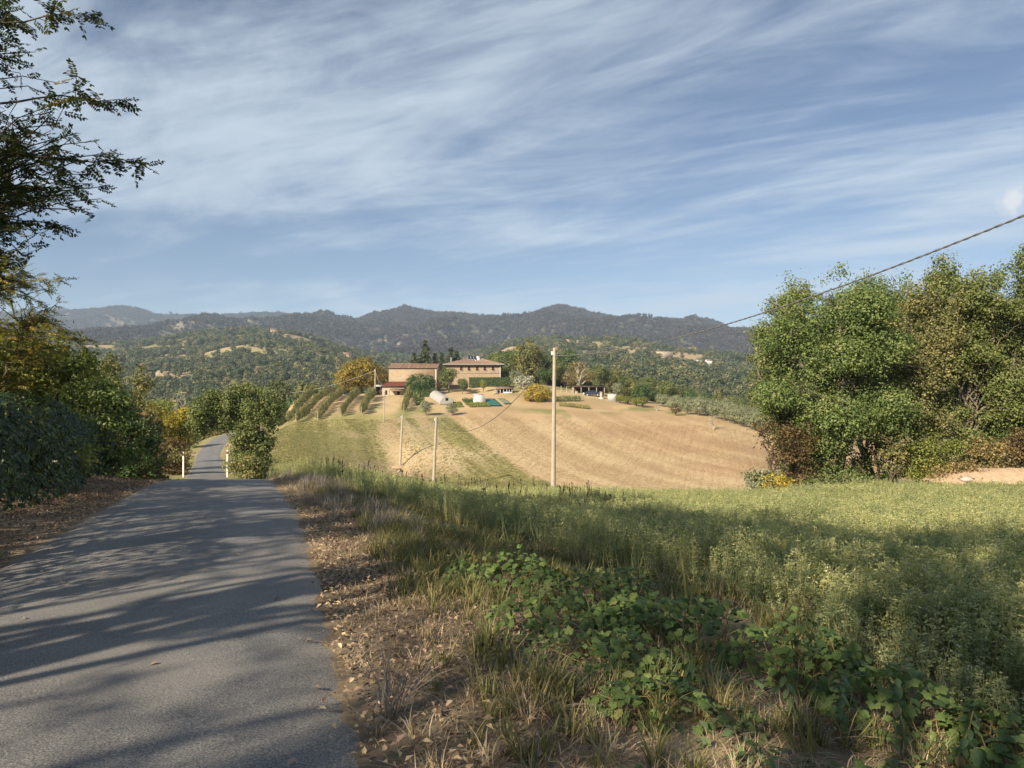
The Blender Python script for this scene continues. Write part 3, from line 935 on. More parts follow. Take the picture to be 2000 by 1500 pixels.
TILE = tile_mat('old_clay_tiles', (.14, .088, .064), (.25, .17, .125))
TILE2 = tile_mat('pale_clay_tiles', (.20, .13, .095), (.28, .19, .14))
ROOFRED = tile_mat('red_sheet_roof', (.12, .042, .034), (.165, .062, .05))
WOODD = plain('dark_wood', (.07, .045, .03), .8)
SHUT = plain('brown_shutter', (.10, .045, .025), .7)
PLAS = plain('cream_plaster', (.40, .34, .265), .9)
WHITE = plain('white_paint', (.62, .60, .57), .6, var=.05)
DARKIN = plain('dark_opening', (.02, .018, .016), .9)
STEEL = plain('grey_metal', (.42, .43, .43), .45, .5, var=.08)


def panel_mat():
    m, nt, out = new_mat('solar_glass')
    principled(nt, out, (.015, .02, .035), .12, .6); return m


SOLAR = panel_mat()


def tiled_slope(mb, p00, p10, p01, p11, nrows, ncols, amp=.06):
    """ribbed roof slope between eave (p00-p10) and ridge (p01-p11)"""
    p00, p10, p01, p11 = (np.asarray(p, float) for p in (p00, p10, p01, p11))
    nrm = np.cross(p10 - p00, p01 - p00); nrm /= np.linalg.norm(nrm)
    if nrm[2] < 0: nrm = -nrm
    nu = ncols * 4 + 1
    u = np.linspace(0, 1, nu); v = np.linspace(0, 1, nrows + 1)
    uu, vv = np.meshgrid(u, v)
    a = p00 + (p10 - p00) * uu[..., None]; b = p01 + (p11 - p01) * uu[..., None]
    pts = a * (1 - vv[..., None]) + b * vv[..., None]
    pts = pts + nrm * (amp * np.abs(np.sin(uu * ncols * math.pi)))[..., None] + nrm * .06
    i = np.arange(nrows)[:, None] * nu; j = np.arange(nu - 1)[None, :]
    F = np.stack([i + j, i + j + 1, i + nu + j + 1, i + nu + j], -1).reshape(-1, 4)
    mb.add(pts.reshape(-1, 3), F)


def wall_with_openings(mb, x0, x1, z0, z1, y, thick, holes):
    """front wall in the xz plane (facing -y) with rectangular holes and their reveals"""
    xs = sorted({x0, x1, *[h[0] for h in holes], *[h[1] for h in holes]}); zs = sorted({z0, z1, *[h[2] for h in holes], *[h[3] for h in holes]})
    nx, nz = len(xs), len(zs); V = [(x, y, z) for z in zs for x in xs]; F = []
    for i in range(nx - 1):
        for j in range(nz - 1):
            cx, cz = (xs[i] + xs[i + 1]) / 2, (zs[j] + zs[j + 1]) / 2
            if any(h[0] < cx < h[1] and h[2] < cz < h[3] for h in holes): continue
            F.append((j * nx + i, j * nx + i + 1, (j + 1) * nx + i + 1, (j + 1) * nx + i))
    mb.add(V, F)
    for a, b, c, d in holes:
        for p, q in (((a, c), (b, c)), ((b, c), (b, d)), ((b, d), (a, d)), ((a, d), (a, c))):
            mb.quad((p[0], y, p[1]), (q[0], y, q[1]), (q[0], y + thick, q[1]), (p[0], y + thick, p[1]))


def barn():
    d = 188.0
    o = G(806, d)
    t = thing('stone_barn', 'long pale stone barn with old clay-tile roof above the orchard', 'barn', (o.x, d, o.z), R(-3))
    W, D, Hh, Rg = 11.8, 7.0, CAMZ + (750 - 719) / 1500 * d - o.z, 1.0
    x0, x1 = -W / 2, W / 2
    b = MB(); b.box(x0, x1, 0, D, -1, Hh)
    b.add([(x0, .0, Hh), (x0, D, Hh), (x0, D / 2, Hh + Rg)], [(0, 2, 1)]); b.add([(x1, 0, Hh), (x1, D, Hh), (x1, D / 2, Hh + Rg)], [(0, 1, 2)])
    b.build('wall', STONE, t)
    q = MB()
    tiled_slope(q, (x0 - .25, -.35, Hh - .12), (x1 + .25, -.35, Hh - .12), (x0 - .25, D / 2, Hh + Rg), (x1 + .25, D / 2, Hh + Rg), 6, 40)
    tiled_slope(q, (x0 - .25, D + .35, Hh - .12), (x1 + .25, D + .35, Hh - .12), (x0 - .25, D / 2, Hh + Rg), (x1 + .25, D / 2, Hh + Rg), 2, 40)
    rf = q.build('roof', TILE, t)
    MB().box(x0 - .3, x1 + .3, D / 2 - .15, D / 2 + .15, Hh + Rg + .04, Hh + Rg + .22).build('ridge_tiles', TILE2, rf)
    for fx in (-3.3, -1.0, 1.2, 3.4):      # pale cement strips running down the slope
        k = MB(); k.slab([(fx - .06, -.35, Hh + .02), (fx + .06, -.35, Hh + .02), (fx + .5, D / 2, Hh + Rg + .14), (fx + .38, D / 2, Hh + Rg + .14)], (0, 0, .05)); k.build('cement_strip', PLAS, rf)
    MB().box(x1 - .35, x1 + .03, -.03, .35, -1, Hh).build('quoin', PLAS, t)


def lean_to():
    d = 184.5
    o = G(768, d)
    t = thing('lean_to_shed', 'low cream outbuilding with dark red roof below the stone barn', 'shed', (o.x, d, o.z), R(-3))
    W = 5.4; x0, x1 = -W / 2, W / 2; Hh = CAMZ + (750 - 754) / 1500 * d - o.z
    b = MB(); wall_with_openings(b, x0, x1, -1, Hh, 0, .3, [(-1.95, -1.45, .1, 1.2), (.9, 1.6, .1, .9)])
    b.quad((x1, 0, -1), (x1, 3, -1), (x1, 3, Hh), (x1, 0, Hh)); b.quad((x0, 3, -1), (x0, 0, -1), (x0, 0, Hh), (x0, 3, Hh))
    b.build('wall', PLAS, t)
    MB().box(-1.95, -1.45, .2, .28, .1, 1.2).build('window', DARKIN, t)
    MB().box(.9, 1.6, .2, .28, .1, .9).build('window', DARKIN, t)
    q = MB(); tiled_slope(q, (x0 - .3, -.45, Hh - .05), (x1 + .2, -.45, Hh - .05), (x0 + .5, 3.1, Hh + 1.0), (x1 + .2, 3.1, Hh + 1.0), 3, 22, .04)
    q.build('roof', ROOFRED, t)
    MB().box(x0 - .3, x1 + .2, -.46, -.40, Hh - .16, Hh - .02).build('fascia', WOODD, t)
    a = MB(); a.slab([(-.7, -1.6, 1.05), (x1, -1.6, 1.05), (x1, -.02, 1.55), (-.7, -.02, 1.55)], (0, 0, .06)); a.build('awning', TILE2, t)
    for x in (-.6, x1 - .1): MB().tube([(x, -1.55, -.6), (x, -1.55, 1.06)], .04, 5).build('awning_post', WOODD, t)
    # dark wooden cart shed at its side
    o2 = G(741, 186)
    s = thing('cart_shed', 'small dark open-fronted wooden shed under the golden walnut tree', 'shed', o2, 0)
    MB().box(-.9, .9, .9, 1.0, -.4, 2.1).build('wall', WOODD, s)
    MB().box(-.95, -.85, 0, 1.0, -.4, 2.2).build('wall', WOODD, s); MB().box(.85, .95, 0, 1.0, -.4, 2.2).build('wall', WOODD, s)
    k = MB(); k.slab([(-1.2, -.3, 2.1), (1.2, -.3, 2.1), (1.2, 1.2, 2.5), (-1.2, 1.2, 2.5)], (0, 0, .08)); k.build('roof', STEEL, s)


def farmhouse():
    d = 201.0
    o = G(925, d)
    t = thing('farmhouse', 'two-storey pale stone farmhouse with hipped tile roof and solar panels', 'house', (o.x, d, o.z), R(1.5))
    pxm = 1500 / d
    W, D = 14.2, 10.5; x0, x1 = -W / 2, W / 2
    Hh = CAMZ + (750 - 711) / 1500 * d - o.z
    zz = lambda py: CAMZ + (750 - py) / 1500 * d - o.z
    xx = lambda px: (px - 1000) / 1500 * d - o.x
    wins = [(xx(p) - .34, xx(p) + .34, zz(723.6), zz(716)) for p in (901, 916, 932, 947, 963)]
    low = [(xx(p) - .36, xx(p) + .36, zz(743), zz(735)) for p in (916, 932, 953)]
    b = MB(); wall_with_openings(b, x0, x1, -1.2, Hh, 0, .45, wins)
    b.quad((x1, 0, -1.2), (x1, D, -1.2), (x1, D, Hh), (x1, 0, Hh)); b.quad((x0, D, -1.2), (x0, 0, -1.2), (x0, 0, Hh), (x0, D, Hh)); b.quad((x1, D, -1.2), (x0, D, -1.2), (x0, D, Hh), (x1, D, Hh))
    b.build('wall', STONE2, t)
    MB().box(x0 + .02, x1 - .02, -.06, 0, zz(729.2), zz(728.2)).build('string_course', STONE, t)
    MB().box(x0 + .01, x1 - .01, -.02, 0, zz(714), zz(711.6)).build('frieze', PLAS, t)
    for (a, c, e, f) in wins:
        w = MB()
        w.box(a - .1, a, -.04, .05, e, f); w.box(c, c + .1, -.04, .05, e, f); w.box(a - .1, c + .1, -.04, .05, f, f + .1)
        wo = w.build('window', PLAS, t)
        MB().box(a - .14, c + .14, -.10, .06, e - .1, e).build('sill', PLAS, wo)
        MB().box(a, c, .22, .26, e, f).build('pane', DARKIN, wo)
        mid = (a + c) / 2
        for (p, q_) in ((a + .01, mid - .01), (mid + .01, c - .01)):
            s = MB(); s.box(p, q_, .06, .10, e, f)
            for k in range(5):
                zk = e + (f - e) * (k + .5) / 5; s.box(p + .03, q_ - .03, .045, .06, zk - .04, zk + .04)
            s.build('shutter', SHUT, wo)
    ov = .95; Rz = zz(699.2); rx0, rx1 = xx(912), xx(938)
    e = [(x0 - ov, -ov, Hh - .1), (x1 + ov, -ov, Hh - .1), (x1 + ov, D + ov, Hh - .1), (x0 - ov, D + ov, Hh - .1)]
    rl, rrp = (rx0, D / 2, Rz), (rx1, D / 2, Rz)
    q = MB()
    tiled_slope(q, e[0], e[1], rl, rrp, 8, 46, .05); tiled_slope(q, e[2], e[3], rrp, rl, 4, 46, .05)
    tiled_slope(q, e[1], e[2], rrp, rrp, 5, 34, .05); tiled_slope(q, e[3], e[0], rl, rl, 5, 34, .05)
    rf = q.build('roof', TILE2, t)
    so = MB(); so.slab([e[0], e[1], e[2], e[3]], (0, 0, -.12)); so.build('eaves', WOODD, t)
    g = MB(); g.tube([(x0 - ov, -ov - .08, Hh - .12), (x1 + ov, -ov - .08, Hh - .12)], .09, 6); g.build('gutter', STEEL, t)
    g = MB(); g.tube([(x1 - .12, -.1, -1), (x1 - .12, -.1, Hh - .2)], .09, 6); g.build('drainpipe', WHITE, t)
    g = MB(); g.tube([(xx(880), D * .30, zz(709)), (xx(880), D * .30, zz(698.5))], .13, 7); g.tube([(xx(880), D * .30, zz(698.5)), (xx(880), D * .30, zz(697.6))], .2, 7); g.build('flue', STEEL, rf)
    MB().box(xx(890) - .3, xx(890) + .3, 1.0, 1.6, zz(713), zz(707.5)).build('chimney', PLAS, rf)
    ya, yb = D * .30, D * .47
    for k in range(4):
        xa = xx(914.0) + k * .80; xb = xa + .72
        p = MB(); p.slab([(xa, ya, zz(703.5)), (xb, ya, zz(703.5)), (xb - .25, yb, zz(694.5)), (xa - .25, yb, zz(694.5))], (0, -.05, .05))
        pan = p.build('solar_panel', SOLAR if k < 3 else WHITE, rf)
        for xq in (xa + .05, xb - .05): MB().tube([(xq - .25, yb + .1, zz(699.5)), (xq - .25, yb, zz(694.8))], .04, 4).build('stand_leg', STEEL, pan)
        fr_ = MB(); fr_.tube([(xa - .25, yb - .03, zz(694.5) + .03), (xa, ya - .03, zz(703.5) + .03), (xb, ya - .03, zz(703.5) + .03), (xb - .25, yb - .03, zz(694.5) + .03)], .035, 4)
        fr_.build('panel_frame', STEEL, pan)


barn(); lean_to(); farmhouse()


# ---------- trees of the farm: a few built kinds, copied
def kind_tree(kname, lobes, Hh, mat, seed, n_clu, per, cr, L, W, bk=None, r0=.16, fork=.35, nlimb=6, ntwig=25, lo=.6, inner=.3, twig_r=.02, **kw):
    g = np.random.default_rng(seed)
    mb = MB(); skeleton(mb, Hh, lobes, g, r0, fork, nlimb, ntwig, twig_r=twig_r)
    return (mb.mesh(kname + '_trunk', bk or BK), crown_mesh(kname + '_crown', lobes, g, n_clu, per, cr, L, W, mat, lo=lo, inner=inner, **kw))


def plant(kind, name, label, cat, loc, s=1.0, rotz=0.0, group=None, sz=None):
    t = thing(name, label, cat, loc, rotz, (s, s, sz or s), group)
    obj('trunk', kind[0], t); obj('crown', kind[1], t)
    return t


def rl(g, n, rad, h0, h1, sx, sz):
    return [(g.normal() * rad, g.normal() * rad, h0 + (h1 - h0) * g.random(), sx * (.8 + .4 * g.random()), sx * (.8 + .4 * g.random()), sz * (.8 + .4 * g.random())) for _ in range(n)]


g3 = np.random.default_rng(33)
ORD = 'first second third fourth fifth sixth seventh eighth ninth tenth eleventh twelfth thirteenth fourteenth fifteenth sixteenth seventeenth eighteenth nineteenth twentieth twenty-first twenty-second twenty-third twenty-fourth'.split()
K = {}
for i in range(3):
    K['fruit%d' % i] = kind_tree('fruit', [(0, 0, 1.05, .62, .72, .75), (g3.normal() * .15, .1, 1.75, .42, .5, .6)], 1.6, LM['orchard'], 40 + i, 130, 9, .32, .17, .09, BKD, .06, .3, 3, 8, twig_r=.012)
K['dome'] = kind_tree('dome', [(0, 0, 3.0, 3.6, 3.2, 2.5), (-1.6, 0, 2.6, 2.2, 2, 2), (1.7, 0, 2.7, 2.2, 2.2, 2.0)], 3, LM['dark'], 51, 420, 10, .55, .34, .2, BKD, .2)
K['round'] = kind_tree('round', rl(g3, 6, 1.1, 2.6, 5.2, 1.5, 1.4), 4.5, LM['mid'], 52, 330, 10, .5, .32, .2, BK, .16)
K['walnut'] = kind_tree('walnut', [(0, 0, 5.0, 5.2, 4.5, 3.6), (-3.2, 0, 3.6, 3.0, 3, 2.8), (3.4, 0, 4.2, 2.8, 3, 3), (.6, 0, 7.2, 3.0, 3, 2.2), (-2.2, -1, 6.2, 2.4, 2.4, 2.0)], 5, LM['walnut'], 53, 760, 11, .75, .42, .26, BKD, .32, lo=.55)
K['big'] = kind_tree('big', rl(g3, 8, 1.9, 4.0, 8.5, 2.4, 2.2), 7, LM['mid'], 54, 520, 10, .7, .42, .26, BK, .25)
K['bigy'] = kind_tree('bigy', rl(g3, 8, 1.8, 3.6, 8.8, 2.3, 2.2), 7, LM['oak_brown'], 55, 520, 10, .7, .42, .26, BK, .25)
K['bigd'] = kind_tree('bigd', rl(g3, 7, 1.8, 4.0, 8.0, 2.4, 2.1), 7, LM['dark'], 56, 480, 10, .7, .42, .26, BKD, .25)
K['yellowbush'] = kind_tree('yellowbush', [(0, 0, 2.2, 2.9, 2.4, 2.2), (-1.4, 0, 1.7, 1.8, 1.8, 1.5), (1.5, 0, 1.8, 1.8, 1.6, 1.6)], 2, LM['yellow'], 57, 330, 10, .5, .28, .2, BKD, .12)
K['limetree'] = kind_tree('limetree', [(0, 0, 2.3, 1.3, 1.3, 1.25), (.3, .2, 3.0, .8, .8, .8)], 2, LM['lime'], 58, 150, 9, .4, .24, .15, BKD, .08)
K['redtree'] = kind_tree('redtree', [(0, 0, 2.0, 1.2, 1.2, .9), (.5, 0, 2.4, .8, .8, .7)], 2, LM['brown'], 59, 90, 8, .4, .2, .13, BKD, .07)
for i in range(3):
    K['olive%d' % i] = kind_tree('olive', [(0, 0, 1.9, 1.45, 1.45, 1.35), (.6 * g3.normal(), .5, 2.5, .95, .95, .9), (-.6, .4 * g3.normal(), 2.3, 1.0, 1.0, .9)], 1.5, LM['olive'], 60 + i, 210, 10, .42, .26, .09, BK, .12, nrand=.3)
K['shrub'] = kind_tree('shrub', [(0, 0, .8, .9, .9, .85), (.4, 0, 1.2, .6, .6, .6)], 1, LM['mid'], 64, 110, 9, .32, .2, .13, BKD, .04)
K['flowershrub'] = kind_tree('flowershrub', [(0, 0, 1.3, 1.9, 1.5, 1.3), (1.0, 0, 1.8, 1.1, 1, 1)], 1, LM['flower'], 65, 150, 9, .36, .22, .16, BKD, .06)
K['plane'] = kind_tree('plane', [(0, 0, 5.2, 3.8, 3.4, 3.2), (-2.2, 0, 3.6, 2.2, 2.2, 2.2), (2.4, 0, 4.2, 2.2, 2.2, 2.2), (0, 0, 7.4, 2.2, 2, 1.6)], 5, LM['tanleaf'], 66, 270, 7, .6, .28, .17, BKP, .38, .30, 12, 60, lo=.45, twig_r=.04)
K['bare'] = kind_tree('bare', [(0, 0, 2.2, 1.6, 1.3, 1.1), (-.9, 0, 1.8, .9, .8, .8)], 2, LM['tanleaf'], 67, 22, 4, .3, .16, .1, BKP, .13, .3, 8, 40, twig_r=.02)


def conifer(seed, mat):
    g = np.random.default_rng(seed)
    H_ = 10.0; mb = MB(); mb.tube([(0, 0, -.3), (0, 0, H_ * .5), (0, 0, H_)], [.2, .12, .02], 6)
    V = []; F = []; n0 = 0; rn = []
    pts = []; nr = []; tt = []
    for lev in range(34):
        f = lev / 33.; z = .8 + f * (H_ - .9); rad = (1 - f) ** .85 * 2.3 + .12
        nb = max(5, int(11 * (1 - f) + 5))
        for k in range(nb):
            a = g.random() * 6.283; ln = rad * (.7 + .45 * g.random())
            m_ = max(4, int(ln * 7))
            s = np.linspace(.15, 1, m_)[:, None]
            dirv = np.array([math.cos(a), math.sin(a), 0])
            p = np.array([0, 0, z]) + dirv * ln * s + np.array([0, 0, -1]) * (s ** 1.5) * ln * .38
            p = p + g.normal(size=p.shape) * .08
            pts.append(p); nr.append(unit(np.array([0, 0, .8]) + dirv * .5 + g.normal(size=p.shape) * .3)); tt.append(unit(dirv + np.array([0, 0, -.35]) + g.normal(size=p.shape) * .35))
            rn.append(np.full(m_, g.random()))
    pts = np.vstack(pts); nr = np.vstack(nr); tt = np.vstack(tt); rn = np.concatenate(rn)
    V, F = kites(pts, nr, .5, .26, g, tt)
    return (mb.mesh('conifer_trunk', BKD), mesh_np('conifer_crown', V, F, mat, rnd=np.clip(rn * .6 + .3 * g.random(len(rn)), 0, 1)))


K['fir'] = conifer(70, LM['conifer'])
K['fir2'] = conifer(71, LM['conifer'])


def at_row(px, d, top_row, h):
    """ground point and the scale that brings a tree of height h up to top_row"""
    p = G(px, d); z = CAMZ + (750 - top_row) / 1500 * d
    return p, max(.2, (z - p.z) / h)


def put(k, name, label, cat, px, d, top, h, wide=None, rot=None, group=None):
    p, s = at_row(px, d, top, h)
    return plant(K[k], name, label, cat, p, wide or s, g3.random() * 6.28 if rot is None else rot, group, s)


put('walnut', 'walnut_tree', 'broad golden-yellow walnut tree left of the stone barn', 'tree', 706, 196, 698, 9.4, 1.12, .3)
put('dome', 'evergreen_tree', 'low domed dark green tree in front of the stone barn', 'tree', 821, 181, 727, 5.6, .95, 0)
put('round', 'fig_tree', 'spreading dark green tree between barn and farmhouse', 'tree', 877, 186, 712, 7.0, .95)
put('round', 'small_tree', 'smaller leafy tree right against the hedge below the farmhouse', 'tree', 903, 184, 735, 7.0, .55)
put('limetree', 'sapling', 'thin yellowish sapling standing in front of the clipped hedge', 'tree', 944, 187, 741, 3.8, .55)
put('fir', 'spruce_tree', 'tallest dark spruce behind the barn roof', 'tree', 830, 226, 664, 10, 1.75)
put('fir2', 'spruce_tree', 'short dark spruce just left of the tallest spruce', 'tree', 809, 224, 688, 10, 1.4)
put('fir2', 'spruce_tree', 'short spruce right of the tallest spruce behind the barn', 'tree', 850, 228, 689, 10, 1.25)
put('fir', 'spruce_tree', 'narrow spruce behind the gap between barn and farmhouse', 'tree', 863, 226, 688, 10, 1.2)
put('fir', 'spruce_tree', 'brownish spruce behind the flue of the farmhouse', 'tree', 881, 228, 677, 10, 1.5)
put('fir2', 'spruce_tree', 'dark spruce behind the left slope of the farmhouse roof', 'tree', 893, 229, 685, 10, 1.35)
for px, d, top, k, w, lab in ((1018, 234, 678, 'bigd', 1.0, 'dark tree filling the gap left of the tall yellow-green tree'),
                              (994, 242, 684, 'big', 1.0, 'green tree farther back behind the right corner of the farmhouse'),
                              (1046, 240, 681, 'big', 1.0, 'green tree rising just right of the tall yellow-green tree'),
                              (974, 244, 690, 'bigd', .9, 'dark tree behind the right end of the farmhouse roof'),
                              (984, 218, 690, 'big', .8, 'green tree rising behind the right corner of the farmhouse'),
                              (1003, 226, 679, 'bigd', 1.05, 'dark tree behind the end of the clipped hedge'),
                              (962, 236, 687, 'big', .8, 'green tree showing above the farmhouse roof'),
                              (1033, 214, 670, 'bigy', 1.05, 'tall yellow-green tree left of the tall concrete pole'),
                              (1052, 222, 690, 'bigd', .8, 'dark tree half hidden behind the tall yellow-green tree'),
                              (1066, 204, 716, 'bigd', .55, 'low dark tree behind the yellow bush and concrete pole'),
                              (1106, 236, 677, 'bigd', .9, 'dark tree above the tan plane tree crown'),
                              (1085, 216, 704, 'big', .6, 'green tree directly behind the tall concrete pole'),
                              (1170, 222, 714, 'big', .75, 'green tree right of the tan plane tree'),
                              (1196, 232, 722, 'bigy', .7, 'rust-tinged tree above the pale container'),
                              (1216, 226, 734, 'big', .6, 'green tree left of the dense dark fruit-yard tree'),
                              (1300, 232, 744, 'big', .7, 'green tree behind the upper end of the olive grove'),
                              (1345, 226, 757, 'bigd', .6, 'dark tree behind the middle of the olive grove'),
                              (1385, 222, 764, 'bigd', .6, 'darker tree behind the lower olive grove'),
                              (1412, 215, 766, 'bigy', .55, 'pale yellow tree behind the lower olive grove'),
                              (1440, 210, 772, 'big', .55, 'green tree at the far end of the olive grove'),
                              (1262, 236, 735, 'big', .75, 'green tree beyond the dense dark fruit-yard tree')):
    put(k, 'broadleaf_tree', lab, 'tree', px, d, top, 10.0, w)
put('plane', 'plane_tree', 'thinly leaved tan plane tree with pale forked trunk', 'tree', 1130, 200, 703, 8.7, 1.12, .4)
put('yellowbush', 'yellow_bush', 'big rounded yellow-green bush beside the tall concrete pole', 'bush', 1050, 173, 751, 4.3, 1.08, 0)
put('flowershrub', 'pale_shrub', 'whitish flowering shrub at the end of the clipped hedge', 'bush', 1022, 191, 731, 2.8, 1.3, 0)
put('olive0', 'grey_bush', 'grey-green bush above the whitish flowering shrub', 'bush', 1008, 200, 722, 3.4, 1.2)
put('dome', 'dense_tree', 'dense dark green tree behind the yellow fruit trees', 'tree', 1257, 184, 748, 5.6, .95, 1.0)
for i, (px, d, top) in enumerate(((1211, 178, 771), (1226, 176, 774), (1243, 173, 776), (1255, 171, 775))):
    put('limetree', 'fruit_tree', ['leftmost of the four yellowish fruit trees below the dark tree', 'second from left of the four yellowish fruit trees', 'third from left of the four yellowish fruit trees', 'rightmost and yellowest of the four yellowish fruit trees'][i],
        'tree', px, d, top, 3.8, 1.0, group='yellowish fruit trees in the farm yard')
put('redtree', 'fruit_tree', 'small reddish tree with thin crown beside the olive grove', 'tree', 1320, 158, 797, 3.1, .95)
put('bare', 'bare_shrub', 'sparse grey leafless shrub right of the yellow fruit trees', 'bush', 1283, 166, 791, 3.2, .8)
put('bare', 'bare_tree', 'small nearly leafless tree with white forked trunk at the field edge', 'tree', 1393, 139, 808, 3.2, .9, .2)
for i, (px, d, top) in enumerate(((1295, 176, 770), (1318, 174, 772), (1312, 168, 777), (1333, 167, 776), (1342, 160, 780), (1360, 165, 774), (1365, 158, 779), (1382, 162, 779), (1394, 155, 783), (1408, 163, 780),
                                  (1415, 153, 786), (1430, 160, 786), (1433, 150, 792), (1452, 157, 792), (1450, 147, 798), (1472, 153, 796), (1470, 144, 803), (1492, 150, 800), (1490, 141, 808), (1512, 146, 805), (1515, 138, 812), (1180, 206, 755), (1206, 205, 748))):
    lab = 'silvery olive tree, %s counted downhill in the grove beside the ploughed field' % ORD[i] if i < 21 else 'silvery olive tree behind the container, %s of a pair before the woods' % ('left' if i == 21 else 'right')
    put('olive%d' % (i % 3), 'olive_tree', lab, 'tree', px, d, top, 3.3, 1.0 + .2 * g3.random(), group='olive trees in the grove' if i < 21 else 'olive trees behind the container')
put('olive1', 'olive_tree', 'grey olive tree just left of the other, at the meadow edge', 'tree', 832, 153, 783, 3.3, .85)
put('olive2', 'olive_tree', 'grey olive tree nearest the white polytunnel end', 'tree', 883, 154, 787, 3.3, .85)
put('shrub', 'shrub', 'round green shrub beside the tall narrow orchard row', 'bush', 818, 166, 765, 1.75, 1.3)

# orchard rows
rows = [(-22.0, 157, 190, 'orchard tree in the tall narrow row nearest the barn', 1.45, .8), (-30.2, 155, 181, 'orchard tree in the second row from the barn', 1.25, .95),
        (-34.0, 153, 182, 'orchard tree in the third row from the barn', 1.1, .9), (-37.9, 151, 186, 'orchard tree in the fourth row from the barn', 1.1, .9),
        (-41.6, 149, 186, 'orchard tree in the fifth row from the barn', 1.2, .95), (-45.2, 148, 186, 'orchard tree in the row farthest from the barn', 1.25, 1.0)]
POST = plain('weathered_post', (.40, .36, .29), .9)
post_me = MB().tube([(0, 0, -.3), (0, 0, 1.9)], [.06, .05], 6).mesh('post', POST)
for ri, (x0, ya, yb, lab, s, w) in enumerate(rows):
    y = ya; cnt = 0
    while y < yb:
        x = x0 - (y - ya) * .085 + g3.normal() * .12
        if g3.random() > .06:
            k = s * (.62 + .42 * g3.random())
            plant(K['fruit%d' % g3.integers(0, 3)], 'orchard_tree', lab + ', %s up from the meadow' % ORD[cnt], 'tree', Gxy(x, y), w * (.75 + .35 * g3.random()), g3.random() * 6.28, 'orchard trees on the slope', k)
            cnt += 1
        y += 2.0
    for yy, nm in ((ya - 1.6, 'front'), (yb + 1, 'back')):
        p = Gxy(x0 - (yy - ya) * .085, yy)
        obj('row_end_post', post_me, None, p, label='weathered post at the %s end of the %s orchard row counted from the barn' % (nm, ORD[ri]), cat='post', group='orchard end posts')
# dark bushes behind the rows
for qi, (px, d, top, k, w) in enumerate(((575, 199, 768, 'bigd', .5), (600, 201, 762, 'bigd', .5), (628, 203, 758, 'bigd', .55), (655, 203, 757, 'redtree', 1.3), (640, 200, 768, 'redtree', 1.2), (683, 198, 757, 'bigd', .5), (672, 205, 752, 'bigd', .5), (548, 204, 765, 'big', .5))):
    put(k, 'background_tree', ('%s rusty-leaved small tree behind the orchard rows' % ('right-hand' if qi == 3 else 'left-hand')) if k == 'redtree' else 'dark tree, %s from the left in the line closing the orchard rows' % {7: 'first', 0: 'second', 1: 'third', 2: 'fourth', 6: 'fifth', 5: 'sixth'}[qi], 'tree', px, d, top, 10. if k != 'redtree' else 3.1, w, group='rusty trees behind the orchard' if k == 'redtree' else 'dark trees behind the orchard')


put('dome', 'thicket', 'dark green thicket at the lower outer corner of the orchard', 'bush', 546, 163, 800, 5.6, .7)
put('round', 'thicket', 'leafy green tree at the outer edge of the farthest orchard row', 'tree', 552, 178, 780, 7.0, .7)


def leaf_block(name, pts_fn, n, L, W, mat, g, up=.4):
    p, nr = pts_fn(n)
    V, F = kites(p, unit(nr + g.normal(size=p.shape) * .4 + np.array([0, 0, up])), L * (.7 + .6 * g.random(n)), W * (.7 + .6 * g.random(n)), g, fold=.1)
    return mesh_np(name, V, F, mat, rnd=np.clip(.5 + .2 * g.normal(size=n), 0, 1))


def box_shell(sx, sy, sz, g):
    def fn(n):
        a = np.array([sx * sy, sx * sz, sx * sz, sy * sz, sy * sz]); k = g.choice(5, n, p=a / a.sum())
        p = (g.random((n, 3)) - .5) * np.array([sx, sy, sz]); nr = np.zeros((n, 3))
        for i, (ax, sg) in enumerate(((2, 1), (1, -1), (1, 1), (0, -1), (0, 1))):
            q = k == i; h = (sx, sy, sz)[ax] / 2
            p[q, ax] = sg * (h - .18 * g.random(q.sum()) ** 2 + .05 * g.normal(size=q.sum())); nr[q, ax] = sg
        p[:, 2] += sz / 2
        return p, nr
    return fn


def clipped_hedge(name, label, px0, px1, d, top, seed):
    g = np.random.default_rng(seed)
    xa, xb = (px0 - 1000) / 1500 * d, (px1 - 1000) / 1500 * d
    p = Gxy((xa + xb) / 2, d); h = CAMZ + (750 - top) / 1500 * d - p.z + .3
    t = thing(name, label, 'hedge', (p.x, d, p.z - .3))
    MB().box(-(xb - xa) / 2 + .3, (xb - xa) / 2 - .3, -.4, .4, 0, h - .3).build('branches', BKD, t)
    obj('foliage', leaf_block('foliage', box_shell(xb - xa, 1.5, h, g), int((xb - xa) * h * 260), .24, .14, LM['dark'], g), t, kind='stuff')


clipped_hedge('clipped_hedge', 'long clipped dark green hedge in front of the farmhouse', 917, 996, 196, 737.5, 81)
clipped_hedge('clipped_hedge', 'short clipped hedge block under the domed tree by the barn', 799, 850, 179.5, 757, 82)


